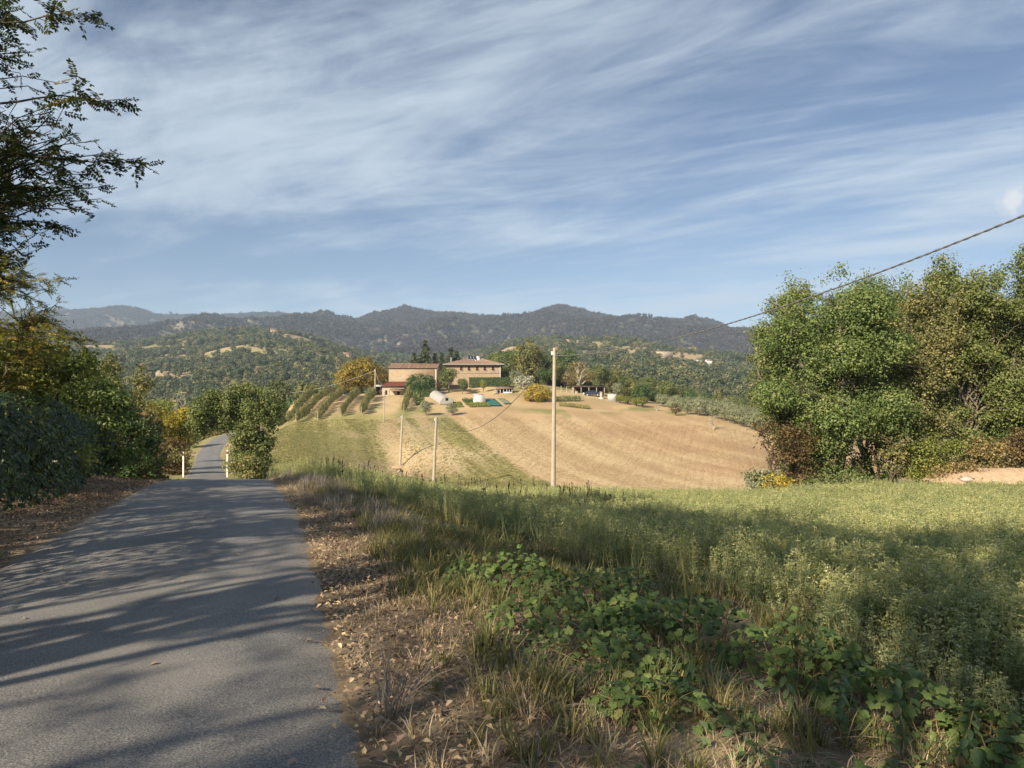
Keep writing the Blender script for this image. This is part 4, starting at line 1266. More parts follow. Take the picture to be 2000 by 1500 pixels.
# ---------- garden, tunnels, huts
def polytunnel():
    a = G(851, 177); b = G(872, 169)
    v = Vector((b.x - a.x, b.y - a.y, 0)); Ln = v.length; rz = math.atan2(v.y, v.x)
    t = thing('polytunnel', 'round-backed white polytunnel with dark little end window', 'polytunnel', a, rz)
    m, nt, out = new_mat('tunnel_film'); n = noise(nt, 3, 3)
    c = add_ramp(nt, n, [(.3, (.30, .30, .29)), (.7, (.40, .40, .385))]); principled(nt, out, c, .5, .3)
    r = 1.45; na = 13; an = np.linspace(0, math.pi, na); ys = np.linspace(0, Ln, 19); dz = b.z - a.z
    V = []
    for i, s in enumerate(ys):
        rr_ = r * (1.0 if i % 3 == 0 else .975)
        for q in an: V.append((s, rr_ * math.cos(q), rr_ * 1.05 * math.sin(q) + .15 + dz * s / Ln))
    i = np.arange(len(ys) - 1)[:, None] * na; j = np.arange(na - 1)[None, :]
    F = np.stack([i + j, i + na + j, i + na + j + 1, i + j + 1], -1).reshape(-1, 4)
    obj('cover', mesh_np('cover', np.array(V), F, m, True), t)
    for s, nm in ((Ln, 'end_wall'), (0, 'end_wall')):
        W = [(s, r * math.cos(q), r * 1.05 * math.sin(q) + .15 + dz * s / Ln) for q in an]; W.append((s, 0, .15 + dz * s / Ln))
        f = [(k, k + 1, na) for k in range(na - 1)]
        e = obj(nm, mesh_np(nm, np.array(W), np.array(f), m), t)
        if s: MB().box(s + .01, s + .05, -.25, .35, .9 + dz, 1.5 + dz).build('window', DARKIN, e)
    for s in ys[::3]:
        zz_ = dz * s / Ln
        MB().tube([(s, 1.48 * math.cos(q), 1.48 * 1.05 * math.sin(q) + .15 + zz_) for q in an], .03, 4, False).build('hoop', STEEL, t)
    # square white tunnel
    p = G(935.5, 170)
    t2 = thing('garden_tent', 'small boxy white fleece tent over the vegetable beds', 'garden tent', p, R(10))
    q = MB(); q.add([(-1.3, -1, 0), (1.3, -1, 0), (1.25, 1.1, 0), (-1.25, 1.1, 0), (-1.05, -.8, 1.75), (1.05, -.8, 1.7), (1.1, 1, 1.85), (-1.1, 1, 1.9)],
                    [(0, 1, 5, 4), (1, 2, 6, 5), (2, 3, 7, 6), (3, 0, 4, 7), (4, 5, 6, 7)])
    q.build('cover', plain('garden_fleece', (.46, .46, .45), .8), t2)
    MB().quad((-.9, -1.005, .02), (-.35, -1.005, .02), (-.4, -.83, 1.3), (-.85, -.83, 1.3)).build('door_flap', PLAS, t2)

    def bed(name, label, pxs, mat, h, seed, dense=70, L=.22):
        g = np.random.default_rng(seed)
        c = [G(px, d) for px, d in pxs]; cx = sum((q_.x for q_ in c)) / 4; cyy = sum((q_.y for q_ in c)) / 4
        o_ = Gxy(cx, cyy); t_ = thing(name, label, 'garden bed', o_)
        A = np.array([[q_.x - o_.x, q_.y - o_.y] for q_ in c])
        s = MB(); top = [(x, y, float(Hfun([x + o_.x], [y + o_.y])[0]) - o_.z + .06) for x, y in A]
        s.slab(top, (0, 0, -.3)); s.build('soil', plain('garden_soil', (.14, .10, .065)), t_)
        ar = abs((A[1, 0] - A[0, 0]) * (A[2, 1] - A[1, 1])) + 2; n = int(ar * dense)
        u, v_ = g.random(n), g.random(n)
        xy = (A[0] * (1 - u)[:, None] + A[1] * u[:, None]) * (1 - v_)[:, None] + (A[3] * (1 - u)[:, None] + A[2] * u[:, None]) * v_[:, None]
        z = Hfun(xy[:, 0] + o_.x, xy[:, 1] + o_.y) - o_.z + .05 + h * g.random(n)
        pts = np.column_stack([xy, z]); nr = unit(g.normal(size=(n, 3)) * .6 + np.array([0, -.3, .8]))
        V, F = kites(pts, nr, L, L * .6, g)
        obj('foliage', mesh_np('foliage', V, F, mat, rnd=g.random(n)), t_, kind='stuff')
    bed('vegetable_bed', 'dark green vegetable bed left of the boxy white tent', ((902, 175), (927, 174), (925, 170), (908, 170)), LM['dark'], .5, 1)
    bed('vegetable_bed', 'bright green vegetable bed in front of the boxy white tent', ((908, 169.5), (948, 168.5), (958, 163.5), (920, 163.5)), LM['lime'], .4, 2)
    bed('vegetable_bed', 'yellowish weedy bed between polytunnel and dark green bed', ((885, 172), (900, 172), (906, 165), (890, 165)), LM['lime'], .25, 3, 50)
    bed('vine_row', 'low green vine row on stakes right of the concrete pole', ((1084, 174), (1134, 177), (1134, 175.6), (1084, 172.6)), LM['mid'], 1.2, 4, 160)
    bed('vine_row', 'low light green row at the top edge of the ploughed field', ((1092, 168.5), (1152, 166.5), (1152, 165.3), (1092, 167.3)), LM['lime'], .8, 5, 110)
    for k, px in enumerate(np.linspace(1087, 1134, 9)):
        p_ = G(px, 173.0 + 3 * (px - 1084) / 50); obj('vine_stake', post_me, None, p_, scale=(.7, .7, .62), label='pale stake, %s from the concrete pole along the low vine row' % ORD[k], cat='stake', group='vine row stakes')
    # nets
    for nm, lab, cs, colr_ in (('shade_net', 'teal shade net laid flat beside the boxy white tent', ((946, 174.5), (966, 174), (980, 164.5), (956, 164)), (.035, .13, .11)),
                               ('shade_net', 'faded grey-green net right of the teal shade net', ((972, 174.5), (985, 174), (998, 168), (984, 167)), (.17, .20, .14))):
        c = [G(px, d) for px, d in cs]
        q = MB(); nn = 9
        u = np.linspace(0, 1, nn); g = np.random.default_rng(6)
        VV = []
        for vv_ in u:
            for uu_ in u:
                x = (c[0].x * (1 - uu_) + c[1].x * uu_) * (1 - vv_) + (c[3].x * (1 - uu_) + c[2].x * uu_) * vv_
                y = (c[0].y * (1 - uu_) + c[1].y * uu_) * (1 - vv_) + (c[3].y * (1 - uu_) + c[2].y * uu_) * vv_
                VV.append((x, y, 0))
        VV = np.array(VV); VV[:, 2] = Hfun(VV[:, 0], VV[:, 1]) + .22 + .10 * g.random(len(VV))
        i = np.arange(nn - 1)[:, None] * nn; j = np.arange(nn - 1)[None, :]
        F = np.stack([i + j, i + j + 1, i + nn + j + 1, i + nn + j], -1).reshape(-1, 4)
        ob = obj(nm, mesh_np(nm, VV, F, plain(lab[:12], colr_, .8), True), label=lab, cat='net')
        so = ob.modifiers.new('thick', 'SOLIDIFY'); so.thickness = .03


polytunnel()


def hen_house():
    p = G(985, 184)
    t = thing('hen_house', 'low wooden hen house with slanted brown roof and white posts', 'hut', p, R(-4))
    MB().box(-2.0, 2.0, 1.4, 1.5, -.3, 1.15).build('wall', WOODD, t)
    MB().box(-2.0, -1.9, 0, 1.4, -.3, 1.0).build('wall', WOODD, t); MB().box(1.9, 2.0, 0, 1.4, -.3, 1.0).build('wall', WOODD, t)
    MB().box(-1.0, -.9, .05, 1.4, -.3, 1.05).build('partition_board', WOODD, t)
    k = MB(); k.slab([(-2.2, -.35, 1.0), (2.2, -.35, 1.0), (2.3, 1.9, 1.65), (-1.2, 1.9, 1.65)], (0, 0, .09)); k.build('roof', TILE, t)
    for x in (-1.75, -.95, -.2, .6, 1.2, 1.85): MB().box(x - .06, x + .06, -.06, .06, -.3, 1.03).build('post', WHITE, t)
    MB().box(-.2, 1.85, -.03, .02, -.25, .28).build('kick_board', WHITE, t)
    MB().box(-2.6, -1.3, -1.4, -.5, -.1, .1).build('doorstep', PLAS, t)


def shelter():
    p = G(1150, 190)
    t = thing('open_shelter', 'long dark open shelter on posts below the plane tree', 'shelter', p, R(-3))
    k = MB(); k.slab([(-4.0, -.4, 1.9), (4.0, -.4, 1.8), (4.0, 3, 2.2), (-4.0, 3, 2.2)], (0, 0, .1)); k.build('roof', WOODD, t)
    MB().box(-3.9, 3.9, 2.8, 2.9, -.4, 2.15).build('wall', WOODD, t)
    for x in (-3.8, -1.9, 0, 1.9, 3.8): MB().box(x - .07, x + .07, -.3, -.16, -.4, 1.84).build('post', POST, t)
    for x, z in ((-3.2, .8), (-1.0, .5)):
        MB().box(x - .5, x + .5, .2, .9, -.3, z).build('work_bench', PLAS if z > .6 else STEEL, t)
    # parked car
    c = G(1157, 187.6)
    car('parked_car', 'dark blue hatchback parked under the long open shelter', c, R(175))
    s = G(1195, 181)
    t2 = thing('container', 'small pale grey container left of the yellow fruit trees', 'container', s, R(-14))
    b = MB(); b.box(-1.0, 1.0, 0, 1.9, -.2, 1.65); b.build('body', STEEL, t2)
    for x in np.linspace(-.95, .95, 11): MB().box(x - .05, x + .05, -.035, 0, -.1, 1.6).build('rib', STEEL, t2)
    MB().box(-1.05, 1.05, -.05, 1.95, 1.65, 1.74).build('roof', STEEL, t2)
    gp = G(1174, 184)
    t3 = thing('gate_pillar', 'pale stone pillar at the end of the open shelter', 'pillar', gp)
    MB().box(-.28, .28, -.28, .28, -.3, 1.5).build('shaft', PLAS, t3); MB().box(-.36, .36, -.36, .36, 1.5, 1.66).build('cap', PLAS, t3); MB().box(-.5, .5, -.5, .5, -.3, .25).build('plinth', WHITE, t3)
    for fi, px in enumerate((1096, 1107, 1118)):
        fp = G(px, 190)
        obj('fence_post', post_me, None, fp, scale=(1.6, 1.6, .75), label='thick pale fence post under the plane tree, %s from the concrete pole' % ORD[fi], cat='post', group='fence posts under the plane tree')


def car(name, label, loc, rz):
    t = thing(name, label, 'car', loc, rz)
    paint = plain('car_paint', (.022, .03, .05), .25, .6, var=.02); tyre = plain('tyre_rubber', (.02, .02, .02), .9); glass = SOLAR
    prof = [(-1.95, .35), (-2.0, .75), (-1.85, .92), (-1.1, .98), (-.55, 1.40), (.75, 1.42), (1.35, 1.02), (1.9, .95), (2.0, .7), (1.95, .35)]
    n = len(prof); V = [(x, -.8 if z < 1.1 else -.66, z) for x, z in prof] + [(x, .8 if z < 1.1 else .66, z) for x, z in prof]
    q = MB(); q.add(V, [(i, i + 1, n + i + 1, n + i) for i in range(n - 1)] + [(n - 1, 0, n, 2 * n - 1)])
    cen = [(0, -.8, .6), (0, .8, .6)]
    q.add([V[i] for i in range(n)] + [cen[0]], [(i, (i + 1) % n, n) for i in range(n)]); q.add([V[n + i] for i in range(n)] + [cen[1]], [((i + 1) % n, i, n) for i in range(n)])
    body = q.build('body', paint, t)
    for sx in (-1, 1):
        w = MB(); w.add([(-.95, sx * .78, 1.03), (1.1, sx * .78, 1.05), (.68, sx * .69, 1.36), (-.52, sx * .69, 1.36)], [(0, 1, 2, 3)]); w.build('side_window', glass, body)
    MB().quad((-1.06, -.68, 1.02), (-1.06, .68, 1.02), (-.58, .6, 1.39), (-.58, -.6, 1.39)).build('windscreen', glass, body)
    for x in (-1.25, 1.25):
        for y in (-.72, .72):
            w = MB(); w.tube([(x, y - .1, .3), (x, y + .1, .3)], .31, 14); wo = w.build('wheel', tyre, t)
            MB().tube([(x, y - .105, .3), (x, y + .105, .3)], .18, 10).build('rim', STEEL, wo)
    for y in (-.55, .55): MB().box(-2.02, -1.97, y - .15, y + .15, .62, .75).build('headlight', WHITE, t)


hen_house(); shelter()


def church_tower():
    d = 330.0
    p = G(1086, d)
    zz = lambda py: CAMZ + (750 - py) / 1500 * d - p.z
    t = thing('bell_tower', 'slim pale bell tower with pointed spire far behind the concrete pole', 'tower', p)
    b = MB(); w = .95
    z1 = zz(684)
    b.box(-w, w, -w, w, -2, z1 - 2.0)
    for sx in (-1, 1):
        for sy in (-1, 1): b.box(sx * w - (.32 if sx > 0 else 0), sx * w + (0 if sx > 0 else .32), sy * w - (.32 if sy > 0 else 0), sy * w + (0 if sy > 0 else .32), z1 - 2.0, z1 - .25)
    b.box(-w, w, -w, w, z1 - .25, z1)
    b.build('shaft', PLAS, t)
    z2 = zz(674)
    q = MB(); q.add([(-w - .15, -w - .15, z1), (w + .15, -w - .15, z1), (w + .15, w + .15, z1), (-w - .15, w + .15, z1), (0, 0, z2)], [(0, 1, 4), (1, 2, 4), (2, 3, 4), (3, 0, 4)]); q.build('spire', TILE2, t)
    MB().tube([(0, 0, z2 - .2), (0, 0, z2 + .9)], .05, 4).build('cross', STEEL, t)


church_tower()


def far_house(name, label, px, d, w, dd, h, mat, roofm, rz=0.0, lift=0.0):
    p = G(px, d)
    t = thing(name, label, 'house', (p.x, p.y, p.z + lift), rz)
    b = MB(); b.box(-w / 2, w / 2, 0, dd, -4, h); b.add([(-w / 2, 0, h), (-w / 2, dd, h), (-w / 2, dd / 2, h + dd * .25)], [(0, 2, 1)]); b.add([(w / 2, 0, h), (w / 2, dd, h), (w / 2, dd / 2, h + dd * .25)], [(0, 1, 2)])
    b.build('wall', mat, t)
    q = MB(); q.slab([(-w / 2 - .4, -.5, h - .1), (w / 2 + .4, -.5, h - .1), (w / 2 + .4, dd / 2, h + dd * .25), (-w / 2 - .4, dd / 2, h + dd * .25)], (0, 0, .25))
    q.slab([(w / 2 + .4, dd + .5, h - .1), (-w / 2 - .4, dd + .5, h - .1), (-w / 2 - .4, dd / 2, h + dd * .25 + .01), (w / 2 + .4, dd / 2, h + dd * .25 + .01)], (0, 0, .25)); q.build('roof', roofm, t)
    for k in range(max(2, int(w / 3.5))):
        x = -w / 2 + w * (k + .5) / max(2, int(w / 3.5)); MB().box(x - .5, x + .5, -.06, -.01, h * .45, h * .45 + 1.4).build('window', DARKIN, t)


far_house('distant_house', 'tiny white house on the far hillside above the olive grove', 1388, 830, 8, 6, 5, WHITE, TILE2, .2, 3)
far_house('distant_house', 'tiny grey-roofed house left of the white house on the far hillside', 1364, 850, 11, 6, 4, PLAS, STEEL, -.1, 3)
p_ = G(1290, 900)
t_ = thing('retaining_wall', 'long sandy retaining wall with flat top on the far hillside', 'wall', (p_.x, p_.y, p_.z + 2), .12)
MB().box(-15, 15, 0, 1.5, -5, 4.0).build('masonry', PLAS, t_); MB().box(-15.3, 15.3, -.3, 1.8, 4.0, 4.4).build('coping', PLAS, t_); MB().box(-28, -15, 3, 4.5, -5, 3).build('return_wall', PLAS, t_)
far_house('distant_house', 'sandy farm building among trees on the wooded hill beyond the walnut tree', 679, 800, 9, 6, 4, STONE2, TILE2, .3, 4)
far_house('distant_house', 'small pale house near the crest of the wooded hill', 362, 1080, 9, 6, 4, STONE2, TILE2, -.2, 4)
far_house('distant_house', 'sandy house high on the wooded hill above the orchard', 535, 1150, 10, 6, 4, STONE2, TILE2, .1, 4)


def cliff():
    """pale eroded bank in the wooded valley on the left"""
    g = np.random.default_rng(9); d = 640.0; p = G(309, d)
    nu, nv = 15, 12; V = []
    for i in range(nv):
        for j in range(nu):
            u, v = j / (nu - 1) * 2 - 1, i / (nv - 1)
            w = 6.5 * (1.0 - .3 * v)
            V.append((u * w + 1.2 * v, v * 3.5 + 2.2 * abs(u) ** 2 + .9 * vnoise(u * 4 + 9, v * 6, 3) * 1.4, v * (3.5 + 5.5 * float(vnoise(u * 2.3 + 4, 1.0, 5)) + 1.5 * u) + 1.0 * g.random() * (0 < i < nv - 1)))
    i = np.arange(nv - 1)[:, None] * nu; j = np.arange(nu - 1)[None, :]
    F = np.stack([i + j, i + j + 1, i + nu + j + 1, i + nu + j], -1).reshape(-1, 4)
    o = obj('cliff', mesh_np('cliff', np.array(V, float), F, plain('pale_marl', (.27, .225, .155), .95, .05, .25, .5), True), None, (p.x, p.y, p.z - .5), kind='structure')
    sm = o.modifiers.new('thick', 'SOLIDIFY'); sm.thickness = 3.0; sm.offset = -1


cliff()

# ------------------------------------------------------------------ poles, cables, marker posts
CONC = plain('pole_concrete', (.36, .32, .265), .9, .1, var=.14, scale=3.0, bstr=.2)
BLACKP = plain('cable_sheath', (.10, .10, .105), .55, .3)
CABLEW = plain('grey_cable_sheath', (.34, .34, .33), .5, .3)
CABLED = plain('dark_cable_sheath', (.16, .16, .165), .5, .3)
CER = plain('white_ceramic', (.72, .72, .70), .3, .5, var=.03)


def util_pole(label, base, top, r0, r1, lean=(0, 0), arms=True, cat='utility pole'):
    t = thing('utility_pole', label, cat, base)
    h = top - base.z
    MB().tube([(0, 0, -.6), (lean[0] * .5, lean[1] * .5, h * .5), (lean[0], lean[1], h)], [r0, (r0 + r1) / 2, r1], 12).build('shaft', CONC, t, True)
    MB().tube([(lean[0], lean[1], h), (lean[0], lean[1], h + .05)], [r1 * 1.06, r1 * .6], 12).build('cap', CONC, t)
    if arms:
        b = MB(); b.tube([(lean[0] - r1 * 1.15, lean[1], h - .32), (lean[0] + r1 * 1.15, lean[1], h - .32)], .035, 6); b.build('bracket', STEEL, t)
        for z in (h - .28, h - .38): MB().tube([(lean[0], lean[1], z - .02), (lean[0], lean[1], z + .02)], r1 * 1.12, 12).build('steel_band', STEEL, t)
        k = MB(); k.tube([(lean[0] - r1 * 1.5, lean[1] - .02, h - .36), (lean[0] - r1 * 1.5, lean[1] - .02, h - .16)], [.05, .07], 8); k.build('insulator', CER, t)
    return t, Vector((base.x + lean[0], base.y + lean[1], top - .34))


def toprow(py, d): return CAMZ + (750 - py) / 1500 * d


def cable(name, label, a, b, sag, rad, mat, twist=False, n=60, pts=None):
    if pts is None:
        t = np.linspace(0, 1, n)[:, None]
        pts = np.asarray(a) * (1 - t) + np.asarray(b) * t; pts[:, 2] -= (sag * 4 * t * (1 - t))[:, 0]
    o0 = Vector(pts[0])
    th = thing(name, label, 'cable', o0)
    q = np.asarray(pts) - np.asarray(pts[0])
    if not twist:
        MB().tube(q, rad, 6).build('strand', mat, th, True)
    else:
        s = np.concatenate([[0], np.cumsum(np.linalg.norm(np.diff(q, axis=0), axis=1))])
        tg = unit(np.gradient(q, axis=0)); bb = unit(np.cross(tg, np.array([0, 0, 1.]))); cc = np.cross(bb, tg)
        for k in range(2):
            ph = s / .55 * 2 * math.pi + math.pi * k
            w = q + rad * .8 * (np.cos(ph)[:, None] * bb + np.sin(ph)[:, None] * cc)
            MB().tube(w, rad, 6).build('strand', mat if k == 0 else CABLED, th, True)
    return th


d1 = 44.0; b1 = G(1080, d1)
pole1, a1 = util_pole('tall tapered concrete pole standing just behind the alfalfa field', b1, toprow(681, d1), .145, .09, (.09, 0))
d2 = 86.0; b2 = G(846, d2)
pole2, a2 = util_pole('concrete pole at the bottom of the meadow, leaning slightly right', b2, toprow(815, d2), .19, .12, (.36, 0))
d3 = 118.0; b3 = G(781, d3)
pole3, a3 = util_pole('slim concrete pole rising from a bare earth patch in the meadow', b3, toprow(811, d3), .2, .13, (.4, 0))
d4 = 149.0; b4 = G(749.5, d4)
pole4, a4 = util_pole('thin pole at the upper meadow edge below the barn', b4, toprow(765, d4), .10, .08, (.1, 0), False)
d5 = 184.0; b5 = G(732.5, d5)
pole5, a5 = util_pole('pole beside the golden walnut tree at the top of the orchard', b5, toprow(721, d5), .17, .13, (.05, 0))
d6 = 215.0; b6 = G(426, d6)
pole6, a6 = util_pole('thin pole in the valley far behind the roadside oak', b6, toprow(758, d6), .16, .12)
tt = np.linspace(0, 1, 420)
cp = np.stack([a1.x + (13.0 - a1.x) * tt, 44 - 36 * tt, 3.22 - 1.35 * tt + 4.85 * tt ** 2], 1)
cable('twisted_cable', 'thick twisted overhead cable climbing from the tall pole past the oaks', None, None, 0, .0155, BLACKP, True, pts=cp)
bR = Gxy(13.0, 8.0)
util_pole('concrete pole beside the alfalfa field that carries the twisted cable', bR, cp[-1, 2] + .4, .17, .11)
cable('overhead_cable', 'dark sagging cable from the tall pole down to the leaning pole', a1 + Vector((-.12, 0, 0)), a2, 2.6, .022, BLACKP)
cable('overhead_cable', 'pale slack cable between the two meadow poles', a2, a3 + Vector((.15, 0, -.1)), 1.2, .02, CABLEW)
cable('overhead_cable', 'thin cable from the meadow pole to the walnut-tree pole', a3, a5, 2.2, .02, CABLEW)
cable('overhead_cable', 'pale cable sweeping from the walnut-tree pole over the orchard', a5 + Vector((-.15, 0, 0)), a6, 3.2, .035, CABLEW)
cable('service_cable', 'thin cable dropping from the walnut-tree pole to the red-roofed outbuilding', a5, Vector((G(752, 184.5).x, 184.5, toprow(755, 184.5))), .8, .025, CABLEW)
# bare earth heap round the slim pole
q = np.random.default_rng(3)
aa = np.linspace(0, 2 * np.pi, 18, endpoint=False)
V = [(0, 0, .35)]; F = []
for k, s in enumerate((.5, 1.0)):
    for a in aa: V.append((math.cos(a) * 1.3 * s * (1 + .25 * q.random()), math.sin(a) * 1.6 * s * (1 + .25 * q.random()), (.22 if k == 0 else -.12) + .05 * q.random()))
F3 = [(0, 1 + i, 1 + (i + 1) % 18) for i in range(18)]; F4 = [(1 + i, 19 + i, 19 + (i + 1) % 18, 1 + (i + 1) % 18) for i in range(18)]
obj('earth_heap', mesh_np('earth_heap', np.array(V), [np.array(F3), np.array(F4)], plain('bare_earth', (.40, .30, .20), .95, .05, scale=4), True), None, b3, label='low heap of bare earth at the foot of the slim meadow pole', cat='earth heap')


def marker(label, px, d, rowb, rowt):
    x = (px - 1000) / 1500 * d; z0 = float(Hfun([x], [d])[0]); top = toprow(rowt, d)
    t = thing('marker_post', label, 'road post', (x, d, z0))
    h = top - z0
    MB().add([(-.06, -.05, -.3), (.06, -.05, -.3), (.04, .05, -.3), (-.04, .05, -.3), (-.06, -.05, h - .06), (.06, -.05, h - .06), (.04, .05, h), (-.04, .05, h)],
             [(0, 1, 5, 4), (1, 2, 6, 5), (2, 3, 7, 6), (3, 0, 4, 7), (4, 5, 6, 7)]).build('body', WHITE, t)
    MB().add([(-.062, -.053, h - .32), (.062, -.053, h - .32), (.042, .053, h - .26), (-.042, .053, h - .26), (-.062, -.053, h - .14), (.062, -.053, h - .14), (.042, .053, h - .08), (-.042, .053, h - .08)],
             [(0, 1, 5, 4), (1, 2, 6, 5), (2, 3, 7, 6), (3, 0, 4, 7)]).build('black_band', DARKIN, t)
    MB().box(-.025, .025, -.06, -.053, h - .29, h - .17).build('reflector', plain('red_reflector', (.5, .05, .04), .3, .5), t)


marker('white plastic marker post on the right side of the lane', 444.5, 58, 906, 878)
marker('white plastic marker post on the left side of the lane by dark shrubs', 358.5, 58, 907, 882)

# ------------------------------------------------------------------ the oak wood on the right
def solo_tree(name, label, px, d, top, lobes, mat, seed, n_clu, per, cr, L, W, bk=BK, r0=.22, fork=.33, nlimb=9, ntwig=60, cat='tree', x=None, group=None, lo=.55, inner=.4, lean=(0, 0), twig_r=.02, cname='crown', nsub=8, fsub=.42, **kw):
    """lobes are given as (dx, dy, row, rx, ry, rz): row = photo row of the lobe centre"""
    p = G(px, d) if x is None else Gxy(x, d)
    lb = [(a, b, CAMZ + (750 - c) / 1500 * d - p.z, e, f, g_) for a, b, c, e, f, g_ in lobes]
    g = np.random.default_rng(seed)
    if cat == 'bush':       # bushes are leafy down to the ground
        zl = min(l[2] - l[5] * .6 for l in lb); rr_ = max(l[3] for l in lb)
        while zl > .25:
            lb.append((g.normal() * .25 * rr_, g.normal() * .2, zl * .6, rr_ * .9, rr_ * .8, max(.35, zl * .55))); n_clu = int(n_clu * 1.35); zl -= max(.35, zl * .55) * 1.1
    Hh = max(l[2] for l in lb)
    t = thing(name, label, cat, p, 0, None, group)
    mb = MB(); skeleton(mb, Hh, lb, g, r0, fork, nlimb, ntwig, lean, twig_r)
    obj('trunk', mb.mesh('trunk', bk, True), t)
    lb2 = sublobes(lb, g, nsub, fsub) if nsub else lb
    if name == 'oak_tree':      # upright shoots that make the top ragged
        big = sorted(lb, key=lambda l: -(l[2] + l[5]))[:4]
        sp_ = [(l[0] + g.normal() * l[3] * .45, l[1] + g.normal() * .4, l[2] + l[5] * (.95 + .25 * g.random()), .2 + .12 * g.random(), .2, .45 + .3 * g.random()) for l in big for _ in range(3)]
        lb2 = np.vstack([lb2, sp_])
    obj(cname, crown_mesh('crown', lb2, g, n_clu, per, cr, L, W, mat, lo=lo, inner=inner, **kw), t)
    return t


for name, lab, px, d, lobes, mt, sd, n, cat in (
        ('mixed_shrub', 'yellowish shrub filling the gap behind the near laurel hedge', 60, 16.5, [(0, 0, 700, 1.2, .9, .7), (-.9, 0, 690, .9, .8, .8), (.7, 0, 730, .8, .7, .5), (0, 0, 770, 1.3, .8, .7)], 'lime', 281, 300, 'bush'),
        ('mixed_shrub', 'dark green shrub between the cypresses and the laurel hedge', 190, 22, [(0, 0, 780, 1.0, .8, .6), (-.9, 0, 770, .9, .8, .6), (.6, 0, 810, .8, .7, .5)], 'oak', 282, 260, 'bush'),
        ('mixed_shrub', 'dark bush under the yellowing two-topped tree', 262, 25, [(0, 0, 845, .8, .7, .7), (-.7, 0, 830, .8, .7, .7), (.25, 0, 890, .6, .6, .5), (-.6, 0, 885, .7, .7, .5)], 'dark', 283, 280, 'bush'),
        ('mixed_shrub', 'brownish bramble thicket along the lane after the hedge', 286, 38, [(0, 0, 890, .9, .8, .7), (.7, .8, 895, .7, .7, .6), (-.8, 0, 880, .8, .8, .8), (.2, 0, 915, .7, .6, .35)], 'oak_brown', 284, 220, 'bush')):
    solo_tree(name, lab, px, d, 0, lobes, LM[mt], sd, n, 13, .3, .1, .065, BKD, .04, .25, 6, 26, cat, lo=.4, twig_r=.01)

S = 38 / 1500.   # metres per photo pixel at the wood edge
solo_tree('oak_tree', 'big dark green oak standing at the near corner of the wood', 1640, 38, 560,
          [(-1.2, -.6, 690, 2.5, 2.2, 2.2), (.8, -.8, 720, 2.4, 2.0, 2.3), (-.3, -.6, 620, 2.1, 2.0, 1.8), (1.6, 0, 640, 1.7, 2, 1.6), (-2.0, -.4, 780, 2.0, 1.9, 1.7), (.3, -1.2, 830, 2.6, 2.0, 1.8), (2.0, -.6, 800, 1.7, 1.8, 1.7), (-.6, 0, 900, 2.2, 1.8, 1.2), (-2.6, 0, 670, 1.2, 1.4, 1.2)],
          LM['oak'], 201, 2700, 16, .38, .125, .085, r0=.26, ntwig=120)
solo_tree('oak_tree', 'paler oak with yellowing outer leaves leaning out over the field', 1535, 41, 580,
          [(0, 0, 650, 1.6, 1.5, 1.5), (-.6, 0, 720, 1.4, 1.4, 1.4), (.4, 0, 600, 1.2, 1.2, 1.0), (-.3, 0, 790, 1.5, 1.4, 1.2), (.9, 0, 840, 1.5, 1.4, 1.3)],
          LM['oak_olive'], 202, 1150, 16, .38, .125, .085, r0=.18)
solo_tree('oak_tree', 'green oak behind the corner oak, its top above the cable', 1690, 43, 560,
          [(0, 0, 600, 1.8, 1.8, 1.3), (-1.2, 0, 640, 1.6, 1.6, 1.4), (1.5, 0, 610, 1.6, 1.6, 1.4), (.4, 0, 690, 2.0, 1.8, 2.0)],
          LM['oak'], 203, 1150, 16, .4, .13, .09)
solo_tree('oak_tree', 'tan-brown oak with thin dry crown in the middle of the wood', 1795, 39.5, 590,
          [(0, -.3, 660, 1.7, 1.5, 1.7), (-.7, -.3, 740, 1.5, 1.4, 1.6), (.7, 0, 720, 1.4, 1.4, 1.5), (0, -.4, 820, 1.5, 1.3, 1.4), (.3, 0, 610, 1.2, 1.2, .9), (-.2, -.3, 890, 1.2, 1.1, 1.0)],
          LM['oak_brown'], 204, 1400, 14, .4, .12, .085, BK, .14, lo=.45, ntwig=110)
solo_tree('oak_tree', 'olive-green oak with pale forked trunk at the wood edge', 1890, 40, 560,
          [(-.6, 0, 640, 2.0, 1.9, 1.7), (1.0, 0, 620, 2.0, 1.9, 1.6), (-.4, -.4, 720, 1.7, 1.6, 1.3), (1.4, 0, 720, 1.9, 1.8, 1.6), (.2, .3, 580, 1.5, 1.5, 1.1), (1.8, -.2, 800, 1.6, 1.4, 1.2), (-1.0, .5, 560, .8, .8, 1.0), (-.9, .6, 810, 1.2, 1.2, 1.2), (.6, .8, 860, 1.5, 1.3, 1.2)],
          LM['oak_olive'], 205, 2200, 16, .4, .125, .09, BK, .13, .3, ntwig=90)
solo_tree('oak_tree', 'tall olive-green oak rising at the right border', 1985, 41, 520,
          [(0, 0, 620, 2.2, 2, 2.2), (.8, 0, 560, 1.8, 1.8, 1.4), (1.6, 0, 700, 2.4, 2, 2.2), (-.3, 0, 720, 1.8, 1.8, 1.8), (.6, 0, 820, 2.2, 1.8, 1.8), (.9, 0, 530, 1.0, 1.0, .8)],
          LM['oak_olive'], 206, 1900, 16, .4, .125, .09, BK, .25, ntwig=90)
